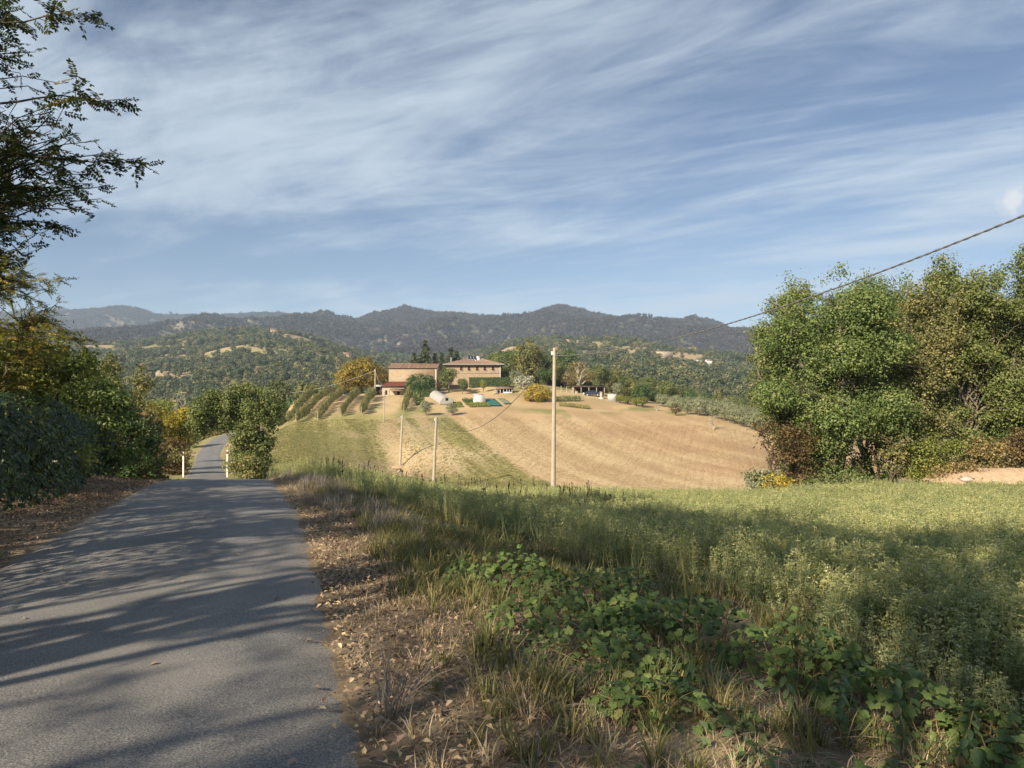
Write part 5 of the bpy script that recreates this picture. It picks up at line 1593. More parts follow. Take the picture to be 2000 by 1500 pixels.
for i, (px, d, tr, mt, lab, sd) in enumerate(((1745, 47, 585, 'oak', 'oak with spiky top showing between corner oak and tan oak', 207), (1830, 48, 545, 'oak_olive', 'oak whose spiky tip is highest in the middle of the wood', 208),
                                              (1930, 48, 590, 'oak', 'oak behind the forked-trunk oak', 209), (1600, 48, 640, 'oak', 'dark oak deep behind the corner oak', 210), (2060, 43, 590, 'oak_olive', 'oak just outside the right border', 211),
                                              (2150, 40, 600, 'oak', 'dark oak beyond the right border', 212))):
    s_ = d / 1500.
    solo_tree('oak_tree', lab, px, d, tr, [(0, 0, tr + 60, 1.7, 1.6, 1.6), (.9, 0, tr + 130, 2.0, 1.8, 2.0), (-1.0, 0, tr + 140, 2.0, 1.8, 2.0), (0, 0, tr + 220, 2.6, 2, 2.2), (.2, 0, tr + 18, .6, .6, .9), (-.8, 0, tr + 45, .6, .6, .8)], LM[mt], sd, 850, 13, .45, .14, .10)
# understory at the wood edge
for name, lab, px, d, lobes, mt, sd, n, bk_ in (
        ('shadow_bush', 'dark brown-leaved bush in the shade under the corner oak', 1548, 36.5, [(0, 0, 890, 1.0, .9, 1.0), (.4, .1, 850, .8, .8, .7)], 'brown', 221, 130, BKD),
        ('sapling', 'thin rusty sapling with open branches in front of the ploughed field', 1510, 35.5, [(0, 0, 850, .7, .6, .6), (-.5, 0, 830, .45, .4, .4), (.3, 0, 900, .5, .5, .5)], 'brown', 222, 60, BKD),
        ('grey_green_bush', 'rounded grey-green bush at the foot of the corner oak', 1483, 35, [(0, 0, 940, .75, .7, .45), (.4, 0, 930, .5, .5, .4)], 'olive', 223, 110, BKD),
        ('yellow_shrub', 'low yellow-green shrub beside the grey-green bush', 1512, 34.5, [(0, 0, 945, .55, .5, .38), (.5, 0, 948, .45, .4, .3)], 'yellow', 224, 90, BKD),
        ('yellow_shrub', 'yellow-green hazel bush under the tan-brown oak', 1815, 37, [(0, 0, 890, 1.1, .9, 1.0), (.6, 0, 870, .7, .7, .7), (-.5, 0, 920, .8, .7, .6)], 'lime', 225, 170, BK),
        ('dry_shrub', 'dry straw-coloured shrub at the wood edge beside the dirt bank', 1860, 36, [(0, 0, 935, 1.0, .8, .55), (.5, 0, 915, .7, .6, .5)], 'tanleaf', 226, 120, BK),
        ('dry_shrub', 'thin yellowish bramble thicket in front of the dark hollow', 1925, 37, [(0, 0, 895, 1.1, .8, 1.0), (.5, 0, 920, .9, .7, .6)], 'tanleaf', 227, 110, BK),
        ('dry_shrub', 'reddish-brown shrub at the right border of the wood', 1990, 38, [(0, 0, 890, 1.1, .9, .8), (.6, 0, 860, .8, .8, .7)], 'brown', 228, 130, BK),
        ('sapling', 'leafy sapling with brownish leaves beside the tan-brown oak', 1740, 36.5, [(0, 0, 900, .7, .6, .7), (.2, 0, 860, .6, .5, .5)], 'oak_brown', 229, 100, BK),
        ('low_shrub', 'green sapling growth below the forked oak', 1880, 39, [(0, 0, 870, 1.2, .9, .9), (-.9, 0, 900, .8, .8, .8), (.9, 0, 900, .9, .8, .8)], 'oak_olive', 231, 240, BK),
        ('low_shrub', 'dark green thicket filling the hollow at the right border', 1965, 40, [(0, 0, 850, 1.4, .9, 1.2), (1.0, 0, 870, 1.2, .9, 1.1), (-.9, 0, 890, 1.0, .8, .9)], 'oak', 232, 260, BK),
        ('low_shrub', 'green bush between corner oak and tan-brown oak', 1715, 38.5, [(0, 0, 860, 1.1, .9, 1.2), (.5, 0, 910, .9, .8, .7), (-.7, 0, 910, .9, .8, .7)], 'oak', 233, 230, BK),
        ('low_shrub', 'low green shrub along the field edge under the corner oak', 1640, 35.2, [(0, 0, 940, 1.2, .6, .4), (1.2, 0, 942, .8, .5, .35), (-1.0, 0, 943, .7, .5, .3)], 'mid', 230, 130, BK)):
    solo_tree(name, lab, px, d, 0, lobes, LM[mt], sd, n, 13, .34, .12, .075, bk_, .035, .25, 6, 30, 'bush' if 'sapling' not in name else 'tree', lo=.4, twig_r=.008)
# pale dirt bank with a white stone beyond the crop, right
bp = G(1985, 36)
bk = MB(); q = np.random.default_rng(8); nn = 14
V = []
for i in range(nn):
    for j in range(9):
        u, v = i / (nn - 1) * 2 - 1, j / 8 * 2 - 1
        V.append((u * 4.2, v * 1.3, .62 * max(0, 1 - u * u) ** .5 * (1 - v * v) + .1 * q.random() - .15))
i = np.arange(nn - 1)[:, None] * 9; j = np.arange(8)[None, :]
F = np.stack([i + j, i + 9 + j, i + 9 + j + 1, i + j + 1], -1).reshape(-1, 4)
obj('dirt_bank', mesh_np('dirt_bank', np.array(V), F, plain('bank_soil', (.42, .31, .21), .95, .05, .2, 5, .4), True), None, (bp.x, bp.y, bp.z + .35), kind='structure')
ro = MB()
ico = [(0, 0, .28), (.3, .05, .12), (.1, .25, .1), (-.28, .15, .12), (-.25, -.2, .1), (.12, -.26, .1), (0, 0, -.1)]
ro.add(ico, [(0, 1, 2), (0, 2, 3), (0, 3, 4), (0, 4, 5), (0, 5, 1), (6, 2, 1), (6, 3, 2), (6, 4, 3), (6, 5, 4), (6, 1, 5)])
ro.build('pale_stone', plain('pale_limestone', (.40, .37, .32), .9), None, loc=(G(1889, 34).x, 34, G(1889, 34).z + .42), scale=(1.3, 1, .9), label='pale stone lying at the foot of the dirt bank', cat='stone')

# ------------------------------------------------------------------ roadside oak that arches over the lane
solo_tree('roadside_oak', 'leaning green oak arching over the lane beside the marker post', 497, 60, 0,
          [(-3.4, 0, 812, 1.7, 1.6, 1.35), (-2.2, 0, 785, 1.6, 1.6, 1.2), (-.8, 0, 782, 1.6, 1.6, 1.3), (.6, 0, 800, 1.5, 1.5, 1.4), (-.1, -.2, 845, 1.2, 1.2, 1.2), (.9, 0, 870, .9, .9, 1.0), (-1.2, 0, 825, 1.3, 1.3, 1.0), (.7, 0, 898, .6, .7, .6), (-4.2, 0, 832, .9, .9, .7), (-3.0, 0, 790, 1.3, 1.3, 1.0), (.2, 0, 880, 1.1, 1.0, .9), (-.6, 0, 860, 1.0, 1.0, .9), (1.4, 0, 825, .7, .8, .8), (.5, 0, 925, .9, .8, .7)],
          LM['oak_olive'], 241, 1500, 15, .38, .17, .11, BKD, .13, .3, 10, 70)

# ------------------------------------------------------------------ shrubs on the left of the lane
for name, lab, px, d, lobes, mt, sd, n, cat in (
        ('dark_shrub', 'dark purplish-red shrub behind the left marker post', 334, 62, [(0, 0, 890, 1.1, .9, .9), (.3, 0, 872, .8, .8, .6), (-1.2, 0, 885, 1.1, .9, .9)], 'brown', 251, 190, 'bush'),
        ('rusty_shrub', 'rusty brown shrub at the end of the laurel hedge', 272, 33, [(0, 0, 850, .9, .8, 1.0), (-.5, 0, 880, .8, .8, .8), (.3, 0, 900, .7, .7, .55)], 'brown', 252, 220, 'bush'),
        ('yellow_shrub', 'bright yellow-green shrub with orange tips left of the lane', 330, 70, [(0, 0, 832, 2.0, 1.6, 1.5), (-1.4, 0, 815, 1.6, 1.4, 1.2), (1.2, 0, 825, 1.3, 1.3, 1.2), (.2, 0, 862, 1.8, 1.3, 1.0)], 'yellow', 253, 420, 'bush'),
        ('brown_shrub', 'brown and tan shrub behind the laurel hedge end', 268, 42, [(0, 0, 815, .9, .9, .9), (.2, 0, 860, 1.0, .9, .9)], 'oak_brown', 254, 180, 'bush'),
        ('green_shrub', 'green shrub on the far left bend of the lane', 366, 114, [(0, 0, 850, 1.5, 1.4, 1.2), (-1.4, 0, 845, 1.5, 1.4, 1.2), (1.0, 0, 862, .9, .9, .7)], 'mid', 255, 230, 'bush'),
        ('verge_shrub', 'dry tan shrub at the foot of the roadside oak', 484, 57, [(0, 0, 905, 1.0, .7, .45), (.7, 0, 910, .6, .5, .35), (-.9, 0, 905, .5, .5, .4)], 'oak_brown', 256, 110, 'bush'),
        ('verge_shrub', 'green bush behind the right marker post', 478, 66, [(0, 0, 885, 1.1, .9, .8), (-.6, 0, 895, .7, .7, .5)], 'mid', 257, 130, 'bush'),
        ('pale_green_tree', 'pale green tree behind the bright yellow-green shrub', 300, 80, [(0, 0, 800, 1.8, 1.6, 1.6), (1.6, 0, 810, 1.6, 1.4, 1.4), (-1.6, 0, 815, 1.5, 1.4, 1.5)], 'lime', 258, 260, 'tree')):
    solo_tree(name, lab, px, d, 0, lobes, LM[mt], sd, n, 13, .42, .17, .11, BKD, .05, .25, 6, 26, cat, lo=.45, twig_r=.012)
solo_tree('leafless_tree', 'grey leafless tree behind the yellow-green shrub', 345, 84, 0, [(0, 0, 800, 1.2, 1.2, 1.5), (.6, 0, 770, .8, .8, .8), (-1, 0, 790, .9, .9, 1.0)], LM['tanleaf'], 261, 20, 5, .4, .12, .07, BKP, .07, .3, 10, 90, lo=.3, twig_r=.012)
solo_tree('turning_tree', 'yellowing broadleaf tree with two tops behind the laurel hedge', 245, 27, 0,
          [(-.5, 0, 740, .55, .55, .55), (.35, 0, 760, .5, .5, .45), (-.45, 0, 710, .28, .3, .35), (.55, 0, 720, .22, .25, .3), (0, 0, 800, .75, .7, .6), (.45, 0, 830, .4, .45, .4)], LM['oak_brown'], 262, 300, 13, .22, .085, .055, BKD, .06, .3, 8, 50, lo=.45, twig_r=.008)


def cypress(label, px, d, top, w, seed):
    g = np.random.default_rng(seed); p = G(px, d); h = CAMZ + (750 - top) / 1500 * d - p.z
    t = thing('cypress_tree', label, 'tree', p)
    MB().tube([(0, 0, -.2), (0, 0, h * .8)], [.07, .02], 6).build('trunk', BKD, t)
    n = 3200; f = g.random(n) ** .8; a = g.random(n) * 6.283
    rad = w * np.sin(np.clip(f * .9 + .1, 0, 1) * math.pi) ** .6 * (.55 + .45 * g.random(n) ** .5) * (1 + .2 * np.sin(a * 3 + f * 9))
    pts = np.stack([rad * np.cos(a), rad * np.sin(a), f * h], 1)
    o_ = np.stack([np.cos(a), np.sin(a), np.full(n, .35)], 1)
    V, F = kites(pts, unit(o_ + g.normal(size=(n, 3)) * .4), .11, .04, g, unit(np.array([0, 0, 1.]) + g.normal(size=(n, 3)) * .3))
    obj('crown', mesh_np('crown', V, F, LM['cypress'], rnd=np.clip(.5 + .25 * np.sin(a * 4) + .15 * g.normal(size=n), 0, 1)), t)


cypress('columnar cypress right of a twin behind the laurel hedge', 166, 24, 682, .42, 271)
cypress('columnar cypress left of a twin behind the laurel hedge', 118, 23.5, 676, .42, 272)


# ------------------------------------------------------------------ near leaves: real blades, the closest as parts of their own
def blade_leaf(L=1.0, W=.34, bend=.12, fold=.08):
    V = np.array([(0, 0, 0), (-W * .42, L * .3, fold), (W * .42, L * .3, fold), (0, L * .32, 0), (-W * .40, L * .68, fold - bend * .5), (W * .40, L * .68, fold - bend * .5), (0, L * .68, -bend * .4), (0, L, -bend)])
    F4 = np.array([(0, 3, 3, 1)])
    F = [(0, 3, 1), (0, 2, 3), (1, 3, 6), (1, 6, 4), (3, 2, 5), (3, 5, 6), (4, 6, 7), (6, 5, 7)]
    return V, np.array(F)


def leaves_on(t, name, mat, pV, pF, Rm, S, T, g, nparts, centre=None, rnd=None, rest='foliage'):
    """the nparts leaves nearest the lens become child objects, the rest one joined part"""
    org = np.array(t.location) + np.array(centre if centre is not None else (0, 0, 0))
    wp = T + org
    dist = np.linalg.norm(wp - np.array([0, 0, CAMZ]), axis=1)
    inview = (np.abs(wp[:, 0] / np.maximum(wp[:, 1], .1)) < .70) & (wp[:, 1] > .5) & (np.abs((wp[:, 2] - CAMZ) / np.maximum(wp[:, 1], .1)) < .53)
    order = np.argsort(np.where(inview, dist, 1e6))
    k = min(nparts, int(inview.sum())); pick = order[:k]; rest_i = order[k:]
    rnd = np.clip(.5 + .22 * g.normal(size=len(T)), 0, 1) if rnd is None else rnd
    ms = []
    for v in np.linspace(.05, .95, 7): ms.append(mesh_np(name, pV, pF, mat, rnd=np.full(len(pF), v)))
    Sb = np.broadcast_to(S, (len(T),))
    for i in pick:
        o = bpy.data.objects.new(name, ms[int(np.clip(rnd[i] * 7, 0, 6))])
        M4 = Matrix.Identity(4)
        for a in range(3):
            for b in range(3): M4[a][b] = Rm[i, a, b] * Sb[i]
            M4[a][3] = T[i, a]
        o.matrix_basis = M4
        COL.objects.link(o); o.parent = t
    if len(rest_i):
        V, F = join(pV, pF, Rm[rest_i], Sb[rest_i], T[rest_i])
        obj(rest, mesh_np(rest, V, F, mat, rnd=np.repeat(rnd[rest_i], len(pF))), t, kind='stuff')


def laurel_hedge():
    g = np.random.default_rng(301)
    t = thing('laurel_hedge', 'dark glossy laurel hedge along the left side of the lane', 'hedge', Gxy(-7.6, 12))
    o = np.array(t.location)
    n = 13000
    y = 3.5 + 19.5 * g.random(n) ** 1.0
    cx = road_x(y) - 2.95 - .25 * np.sin(y * .7)
    hgt = 2.30 - .05 * (y - 8) + .30 * (fbm(y * .9, y * 0, 91, 3) - .5) * 2
    hgt = np.maximum(hgt, 1.0)
    # cross-section: rounded wall, leaves on the lane side and the top mostly
    a = g.random(n) * math.pi * .78 - .12
    bul = 1 + .18 * (fbm(y * 1.4, a * 2.2, 92, 3) - .5) * 2
    rx = .85 * bul; q = .80 + .20 * g.random(n) ** .5
    dx = np.cos(a) * rx * q; zf = np.clip(np.sin(a), -.2, 1) ** 1.0
    lowt = g.random(n) < .55
    z = np.where(lowt, g.random(n) * .9, .0) * hgt
    dx = np.where(lowt, rx * q * (1 - .25 * (z / hgt) ** 3), dx)
    z = np.where(lowt, z, hgt * (.55 + .45 * np.maximum(0, np.sin(a))))
    x = cx - .9 + dx
    P3 = np.stack([x, y, Hfun(x, y) + z + .05], 1) - o
    nrm = unit(np.stack([np.where(lowt, 1.0, np.cos(a)), -.25 + 0 * y, np.where(lowt, .25, np.sin(a) + .3)], 1) + g.normal(size=(n, 3)) * .38)
    # sprays droop and lie along the lane
    T_ = unit(np.stack([.45 + 0 * y, -.15 + 0 * y, np.where(lowt, -.75, .25)], 1) + g.normal(size=(n, 3)) * .55)
    pV, pF = blade_leaf(1, .34, .12, .05)
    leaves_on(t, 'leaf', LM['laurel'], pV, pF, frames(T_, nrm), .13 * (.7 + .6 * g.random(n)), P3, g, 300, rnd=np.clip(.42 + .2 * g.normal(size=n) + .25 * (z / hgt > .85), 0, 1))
    mb = MB()
    for yy in np.arange(3.5, 22.5, .45):
        xx_ = float(road_x(yy)) - 3.7 + g.normal() * .15; zz_ = float(Hfun([xx_], [yy])[0])
        top = np.array([xx_ + g.normal() * .25, yy + g.normal() * .3, zz_ + 1.5]) - o
        mb.tube(curve_pts(np.array([xx_, yy, zz_ - .1]) - o, top, 5, g, 0, .05), np.linspace(.03, .012, 5), 5)
    obj('stems', mb.mesh('stems', BKD), t, kind='stuff')
    # dense dark core so that daylight does not show through
    core = []
    ys = np.arange(3.5, 23, .5)
    m_ = leaf_block('inner_foliage', lambda k: ((lambda yy: (np.stack([road_x(yy) - 3.85 + .22 * g.normal(size=k), yy, Hfun(road_x(yy) - 3.8, yy) + g.random(k) * np.maximum(.9, 1.75 - .045 * (yy - 8))], 1) - o, np.tile([1., 0, .2], (k, 1))))(3.5 + 19.5 * g.random(k))), 4200, .26, .13, LM['laurel'], g)
    obj('inner_foliage', m_, t, kind='stuff')


laurel_hedge()


# ---------- robinias
def compound_leaf(pairs=6, seed=0):
    g = np.random.default_rng(seed)
    V = []; F = []; n = 0
    L = 1.0
    # rachis: thin ribbon
    V += [(-.006, 0, 0), (.006, 0, 0), (.004, .95, -.10), (-.004, .95, -.10)]; F += [(0, 1, 2, 3)]; n = 4
    it = [(.16 + .13 * k, s) for k in range(pairs) for s in (-1, 1)] + [(.95, 0)]
    for f, s in it:
        base = np.array([0, f, -.10 * f * f]); ang = (R(62) + .2 * g.normal()) * s
        dirv = np.array([math.sin(ang), math.cos(ang), -.25 + .15 * g.normal()]); dirv /= np.linalg.norm(dirv)
        sd = np.cross(dirv, [0, 0, 1.]); sd /= np.linalg.norm(sd); up = np.cross(sd, dirv) * (.2 * g.normal())
        l, w = .235 * (.85 + .3 * g.random()), .052 * (.9 + .3 * g.random())
        p = [base, base + dirv * l * .28 + (sd + up) * w, base + dirv * l * .75 + (sd + up) * w * .92, base + dirv * l, base + dirv * l * .75 - (sd + up) * w * .92, base + dirv * l * .28 - (sd + up) * w]
        V += [tuple(a) for a in p]; F += [(n, n + 1, n + 2, n + 3), (n, n + 3, n + 4, n + 5)]; n += 6
    return np.array(V), np.array(F)


CL = [compound_leaf(6, 1), compound_leaf(7, 2)]


def simple_leaf(pairs, seed):
    V, F = compound_leaf(pairs, seed)
    k = [np.array([4 + 6 * i, 4 + 6 * i + 1, 4 + 6 * i + 3, 4 + 6 * i + 5]) for i in range(2 * pairs + 1)]     # one kite for each leaflet
    ids = np.concatenate([np.arange(4)] + k)
    W = V[ids].copy()
    return W, np.arange(len(ids)).reshape(-1, 4)


CS = [simple_leaf(6, 3), simple_leaf(3, 4)]


def robinia(label, base, lobes, seed, ntwig, per, mat, r0=.16, leaf=.20, nparts=0, nlimb=8, fork=.3, twig_r=.009, extra=(), name='robinia_tree', lean=(0, 0), droop=.35, proto=None):
    g = np.random.default_rng(seed)
    t = thing(name, label, 'tree', base)
    mb = MB(); tw = skeleton(mb, max(l[2] for l in lobes), lobes, g, r0, fork, nlimb, ntwig, lean, twig_r, wob=.05)
    for a, b in extra:      # named side branches that reach out over the lane
        a = np.array(a) - np.array(base); b = np.array(b) - np.array(base)
        c = curve_pts(a, b, 9, g, .05, .012); mb.tube(c, np.linspace(.018, .004, 9), 5, False); tw += [c[3:6], c[5:8], c[6:9], c[7:9]]
        for _ in range(3):
            i = g.integers(3, 8); e = c[i] + g.normal(size=3) * .22; c2 = curve_pts(c[i], e, 4, g, .1, .03); mb.tube(c2, np.linspace(.006, .003, 4), 3, False); tw.append(c2)
    obj('trunk', mb.mesh('trunk', BKD, True), t)
    T = []; D = []
    for c in tw:
        f = np.linspace(.25, 1.0, per) + .04 * g.normal(size=per); f = np.clip(f, 0, 1) * (len(c) - 1)
        i = np.minimum(f.astype(int), len(c) - 2); u = (f - i)[:, None]
        p = c[i] * (1 - u) + c[i + 1] * u; dr = unit(c[i + 1] - c[i])
        T.append(p); D.append(unit(dr * .45 + g.normal(size=p.shape) * .55 + np.array([0, 0, -droop])))
    T = np.vstack(T); D = np.vstack(D)
    nr = unit(np.array([0, 0, 1.]) + g.normal(size=T.shape) * .45)
    pV, pF = proto or CL[seed % 2]
    leaves_on(t, 'leaf', mat, pV, pF, frames(D, nr), leaf * (.7 + .6 * g.random(len(T))), T, g, nparts, rest='crown', rnd=np.clip(.42 + .24 * g.normal(size=len(T)), 0, 1))
    return t


b = Gxy(-7.9, 8.6)
zr = lambda py, d: CAMZ + (750 - py) / 1500 * d - b.z
robinia('tall dark robinia overhanging the left of the lane', b,
        [(.9, 0, zr(300, 8.6), 2.35, 2.2, 1.0), (.6, .2, zr(130, 8.6), 2.2, 2.0, 1.0), (.3, 0, zr(-60, 8.6), 1.9, 2.0, 1.2), (-.2, 0, zr(-300, 8.6), 1.8, 1.8, 1.6), (.5, .3, zr(440, 8.6), 1.5, 1.6, .7), (.1, .3, zr(510, 8.6), 1.2, 1.4, .6)],
        401, 600, 9, LM['robinia'], .10, .19, 300, 16, extra=[((-6.4, 8.4, 3.9), (-3.98, 8.35, 3.98)), ((-6.2, 8.6, 4.6), (-4.35, 8.5, 4.75)), ((-6.6, 8.4, 5.3), (-4.5, 8.3, 5.55)), ((-6.6, 8.6, 3.4), (-5.0, 8.5, 3.35))])
b = Gxy(-10.6, 14.5)
zr = lambda py, d: CAMZ + (750 - py) / 1500 * d - b.z
robinia('sunlit yellowing robinia behind the laurel hedge', b,
        [(.7, 0, zr(580, 14.5), 1.25, 1.4, .9), (.2, 0, zr(690, 14.5), 1.8, 1.6, .9), (-.6, 0, zr(560, 14.5), 1.5, 1.5, 1.3), (-1.8, 0, zr(640, 14.5), 1.8, 1.6, 1.6), (1.3, 0, zr(650, 14.5), .9, 1.0, .5), (-.2, 0, zr(505, 14.5), 1.3, 1.3, .8), (.5, 0, zr(540, 14.5), 1.0, 1.1, .6)],
        402, 480, 10, LM['robinia_sun'], .07, .21, 150, 12, proto=CS[0], extra=[((-10.2, 14.4, 2.3), (-7.85, 14.2, 2.45)), ((-10.4, 14.4, 3.2), (-8.35, 14.3, 3.55))])
b = Gxy(-14.0, 18.5)
robinia('yellow-green robinia at the left border behind the hedge', b, [(0, 0, 3.2, 1.6, 1.5, 1.4), (1.2, 0, 2.6, 1.2, 1.2, 1.0), (-1.5, 0, 3.8, 1.6, 1.5, 1.6)], 403, 150, 9, LM['robinia_sun'], .09, .24, proto=CS[0])

# trees on the left behind the photographer: their crowns throw the dappled shade on the lane and the crop
for i, (x, y, h, w, nt_, lo_) in enumerate(SHADE_TREES):
    b = Gxy(x, y); g = np.random.default_rng(420 + i)
    lb = [(w * .4 * g.normal(), w * .4 * g.normal(), h * (lo_ + (.97 - lo_) * (k + .5) / 6), w * (.75 + .3 * g.random()) * (1.1 - .5 * k / 6), w * (.75 + .3 * g.random()) * (1.1 - .5 * k / 6), h * (.97 - lo_) * .26) for k in range(6)]
    robinia('robinia behind the viewpoint, %s of the roadside row that shades the lane' % ORD[i], b, lb, 420 + i, nt_, 8, LM['robinia'], .15, .44 if lo_ >= .6 else .34, 0, 9, .4, .014, proto=CS[1])

# ------------------------------------------------------------------ crop, verge grass, litter
CROP_Y = np.array([-12, 2.0, 4.2, 7, 11.5, 16, 20, 26, 32.]); CROP_X = np.array([6.0, 3.0, 2.75, 2.25, .55, -2.1, -4.1, -7.0, -9.4])


def crop_x(y): return np.interp(y, CROP_Y, CROP_X)


def in_frame(x, y, m=.72): return (y > 1.2) & (np.abs(x) < y * m + .6)


def alfalfa_proto(seed, stems=17, nodes=20, h=.55, spread=.17, ll=.032, lw=.014):
    g = np.random.default_rng(seed)
    mb = MB(); P_ = []; N_ = []; T_ = []; Rn = []
    for s in range(stems):
        a = g.random() * 6.283; r = spread * g.random() ** .5
        b0 = np.array([r * math.cos(a), r * math.sin(a), -.03]); hh = h * (.72 + .45 * g.random())
        tip = b0 + np.array([math.cos(a) * .10 * g.random() + .06 * g.normal(), math.sin(a) * .10 * g.random() + .06 * g.normal(), hh])
        c = curve_pts(b0, tip, 4, g, 0, .02)
        mb.tube(c, np.linspace(.0030, .0016, 4), 3, False)
        f = np.sort(.18 + .82 * g.random(nodes) ** .75)
        p = b0 + (tip - b0) * f[:, None]
        for k in range(nodes):
            an = g.random() * 6.283; out_ = np.array([math.cos(an), math.sin(an), .35])
            q = p[k] + out_ * .028 * (1.25 - .6 * f[k])
            for d_ in (-.7, 0, .7):
                t_ = np.array([math.cos(an + d_), math.sin(an + d_), .25 + .25 * g.normal()])
                P_.append(q); T_.append(t_); N_.append(np.array([0, 0, 1.]) + g.normal(size=3) * .45 + .3 * out_); Rn.append(.30 + .38 * f[k] ** 2 + .14 * g.normal())
    P_ = np.array(P_); N_ = unit(np.array(N_)); T_ = unit(np.array(T_))
    V, F = kites(P_, N_, ll * (.8 + .4 * g.random(len(P_))), lw * (.8 + .4 * g.random(len(P_))), g, T_, fold=.1)
    nst = sum(len(f) for f in mb.F[4]) + sum(len(f) for f in mb.F[3])
    mb2 = MB()
    for k in (3, 4):
        for f in mb.F[k]: pass
    SV = np.vstack(mb.V); SF = np.vstack(mb.F[4])
    VV = np.vstack([SV, V]); FF = np.vstack([SF, F + len(SV)])
    return mesh_np('alfalfa_plant', VV, FF, LM['alfalfa'], rnd=np.clip(np.concatenate([np.full(len(SF), .8), Rn]), 0, 1))


def crop():
    g = np.random.default_rng(501)
    n = 62000
    y = 2.0 + 31.5 * g.random(n) ** .62; x = -11 + 37 * g.random(n)
    xb = crop_x(y)
    far = 31.2 + .6 * np.sin(x * .5) + .02 * x
    keep = (x > xb + .25 * g.normal(size=n)) & (y > 1.2) & (x < y * .72 + 3.2) & (y < far)
    # thin out to an even density that falls slowly with distance
    dens_have = n * .62 ** -1 * 0 + 1
    pdf = (1 / .62) * ((y - 2.0) / 31.5 + 1e-6) ** (1 / .62 - 1) / 31.5 / 37 * n      # points per square metre drawn
    want = np.interp(y, [2, 8, 16, 32], [20, 18, 14, 11])
    keep &= g.random(n) < want / np.maximum(pdf, want)
    x, y = x[keep], y[keep]; n = len(x)
    p = np.stack([x, y, Hfun(x, y)], 1)
    s = (.82 + .36 * g.random(n)) * (1 + .22 * (fbm(x / 2.3, y / 2.3, 94, 3) - .5)) * np.clip(.62 + (x - crop_x(y)) * .35, .62, 1.0)
    rot = np.stack([.08 * g.normal(size=n), .08 * g.normal(size=n), g.random(n) * 6.28], 1)
    protos = [alfalfa_proto(510 + k) for k in range(6)]
    scatter('alfalfa', p, rot, np.stack([s, s, s], 1), g.integers(0, 6, n), protos, 'dense knee-high alfalfa crop filling the field on the right', 'alfalfa')
    print('alfalfa', n)


crop()


def tuft_proto(seed, n, h, spread, w, mat, lean=.5, flop=.5):
    g = np.random.default_rng(seed); V = []; F = []; rn = []; k = 0
    for i in range(n):
        a = g.random() * 6.283; r = spread * g.random(); hh = h * (.5 + .7 * g.random()); ww = w * (.6 + .7 * g.random())
        b0 = np.array([r * math.cos(a), r * math.sin(a), -.02]); a2 = a + g.normal() * .8
        d = np.array([math.cos(a2), math.sin(a2), 0]); sd = np.array([-d[1], d[0], 0])
        ln = lean * (.3 + g.random()) * hh
        for j, f in enumerate((0, .4, .75, 1.0)):
            p = b0 + d * ln * f ** 1.8 + np.array([0, 0, hh * (f - flop * .45 * f ** 3)])
            wj = ww * (1, .9, .6, .08)[j]
            V += [p - sd * wj * .5, p + sd * wj * .5]
        for j in range(3): F.append((k + 2 * j, k + 2 * j + 1, k + 2 * j + 3, k + 2 * j + 2))
        rn += [float(np.clip(.5 + .25 * g.normal(), 0, 1))] * 3; k += 8
    return mesh_np('tuft', np.array(V), np.array(F), mat, rnd=rn)


def herb_proto(seed, mat, n=26, r=.11, h=.10, L=.045):
    g = np.random.default_rng(seed)
    a = g.random(n) * 6.283; q = r * g.random(n) ** .6
    p = np.stack([q * np.cos(a), q * np.sin(a), h * (.2 + .8 * g.random(n)) * (1.1 - q / r)], 1)
    o = np.stack([np.cos(a), np.sin(a), 0 * a], 1)
    V, F = kites(p, unit(np.array([0, 0, 1.]) + .5 * o + .35 * g.normal(size=(n, 3))), L, L * .62, g, unit(o + .4 * g.normal(size=(n, 3))), fold=.15)
    return mesh_np('herb', V, F, mat, rnd=np.clip(.5 + .2 * g.normal(size=n), 0, 1))


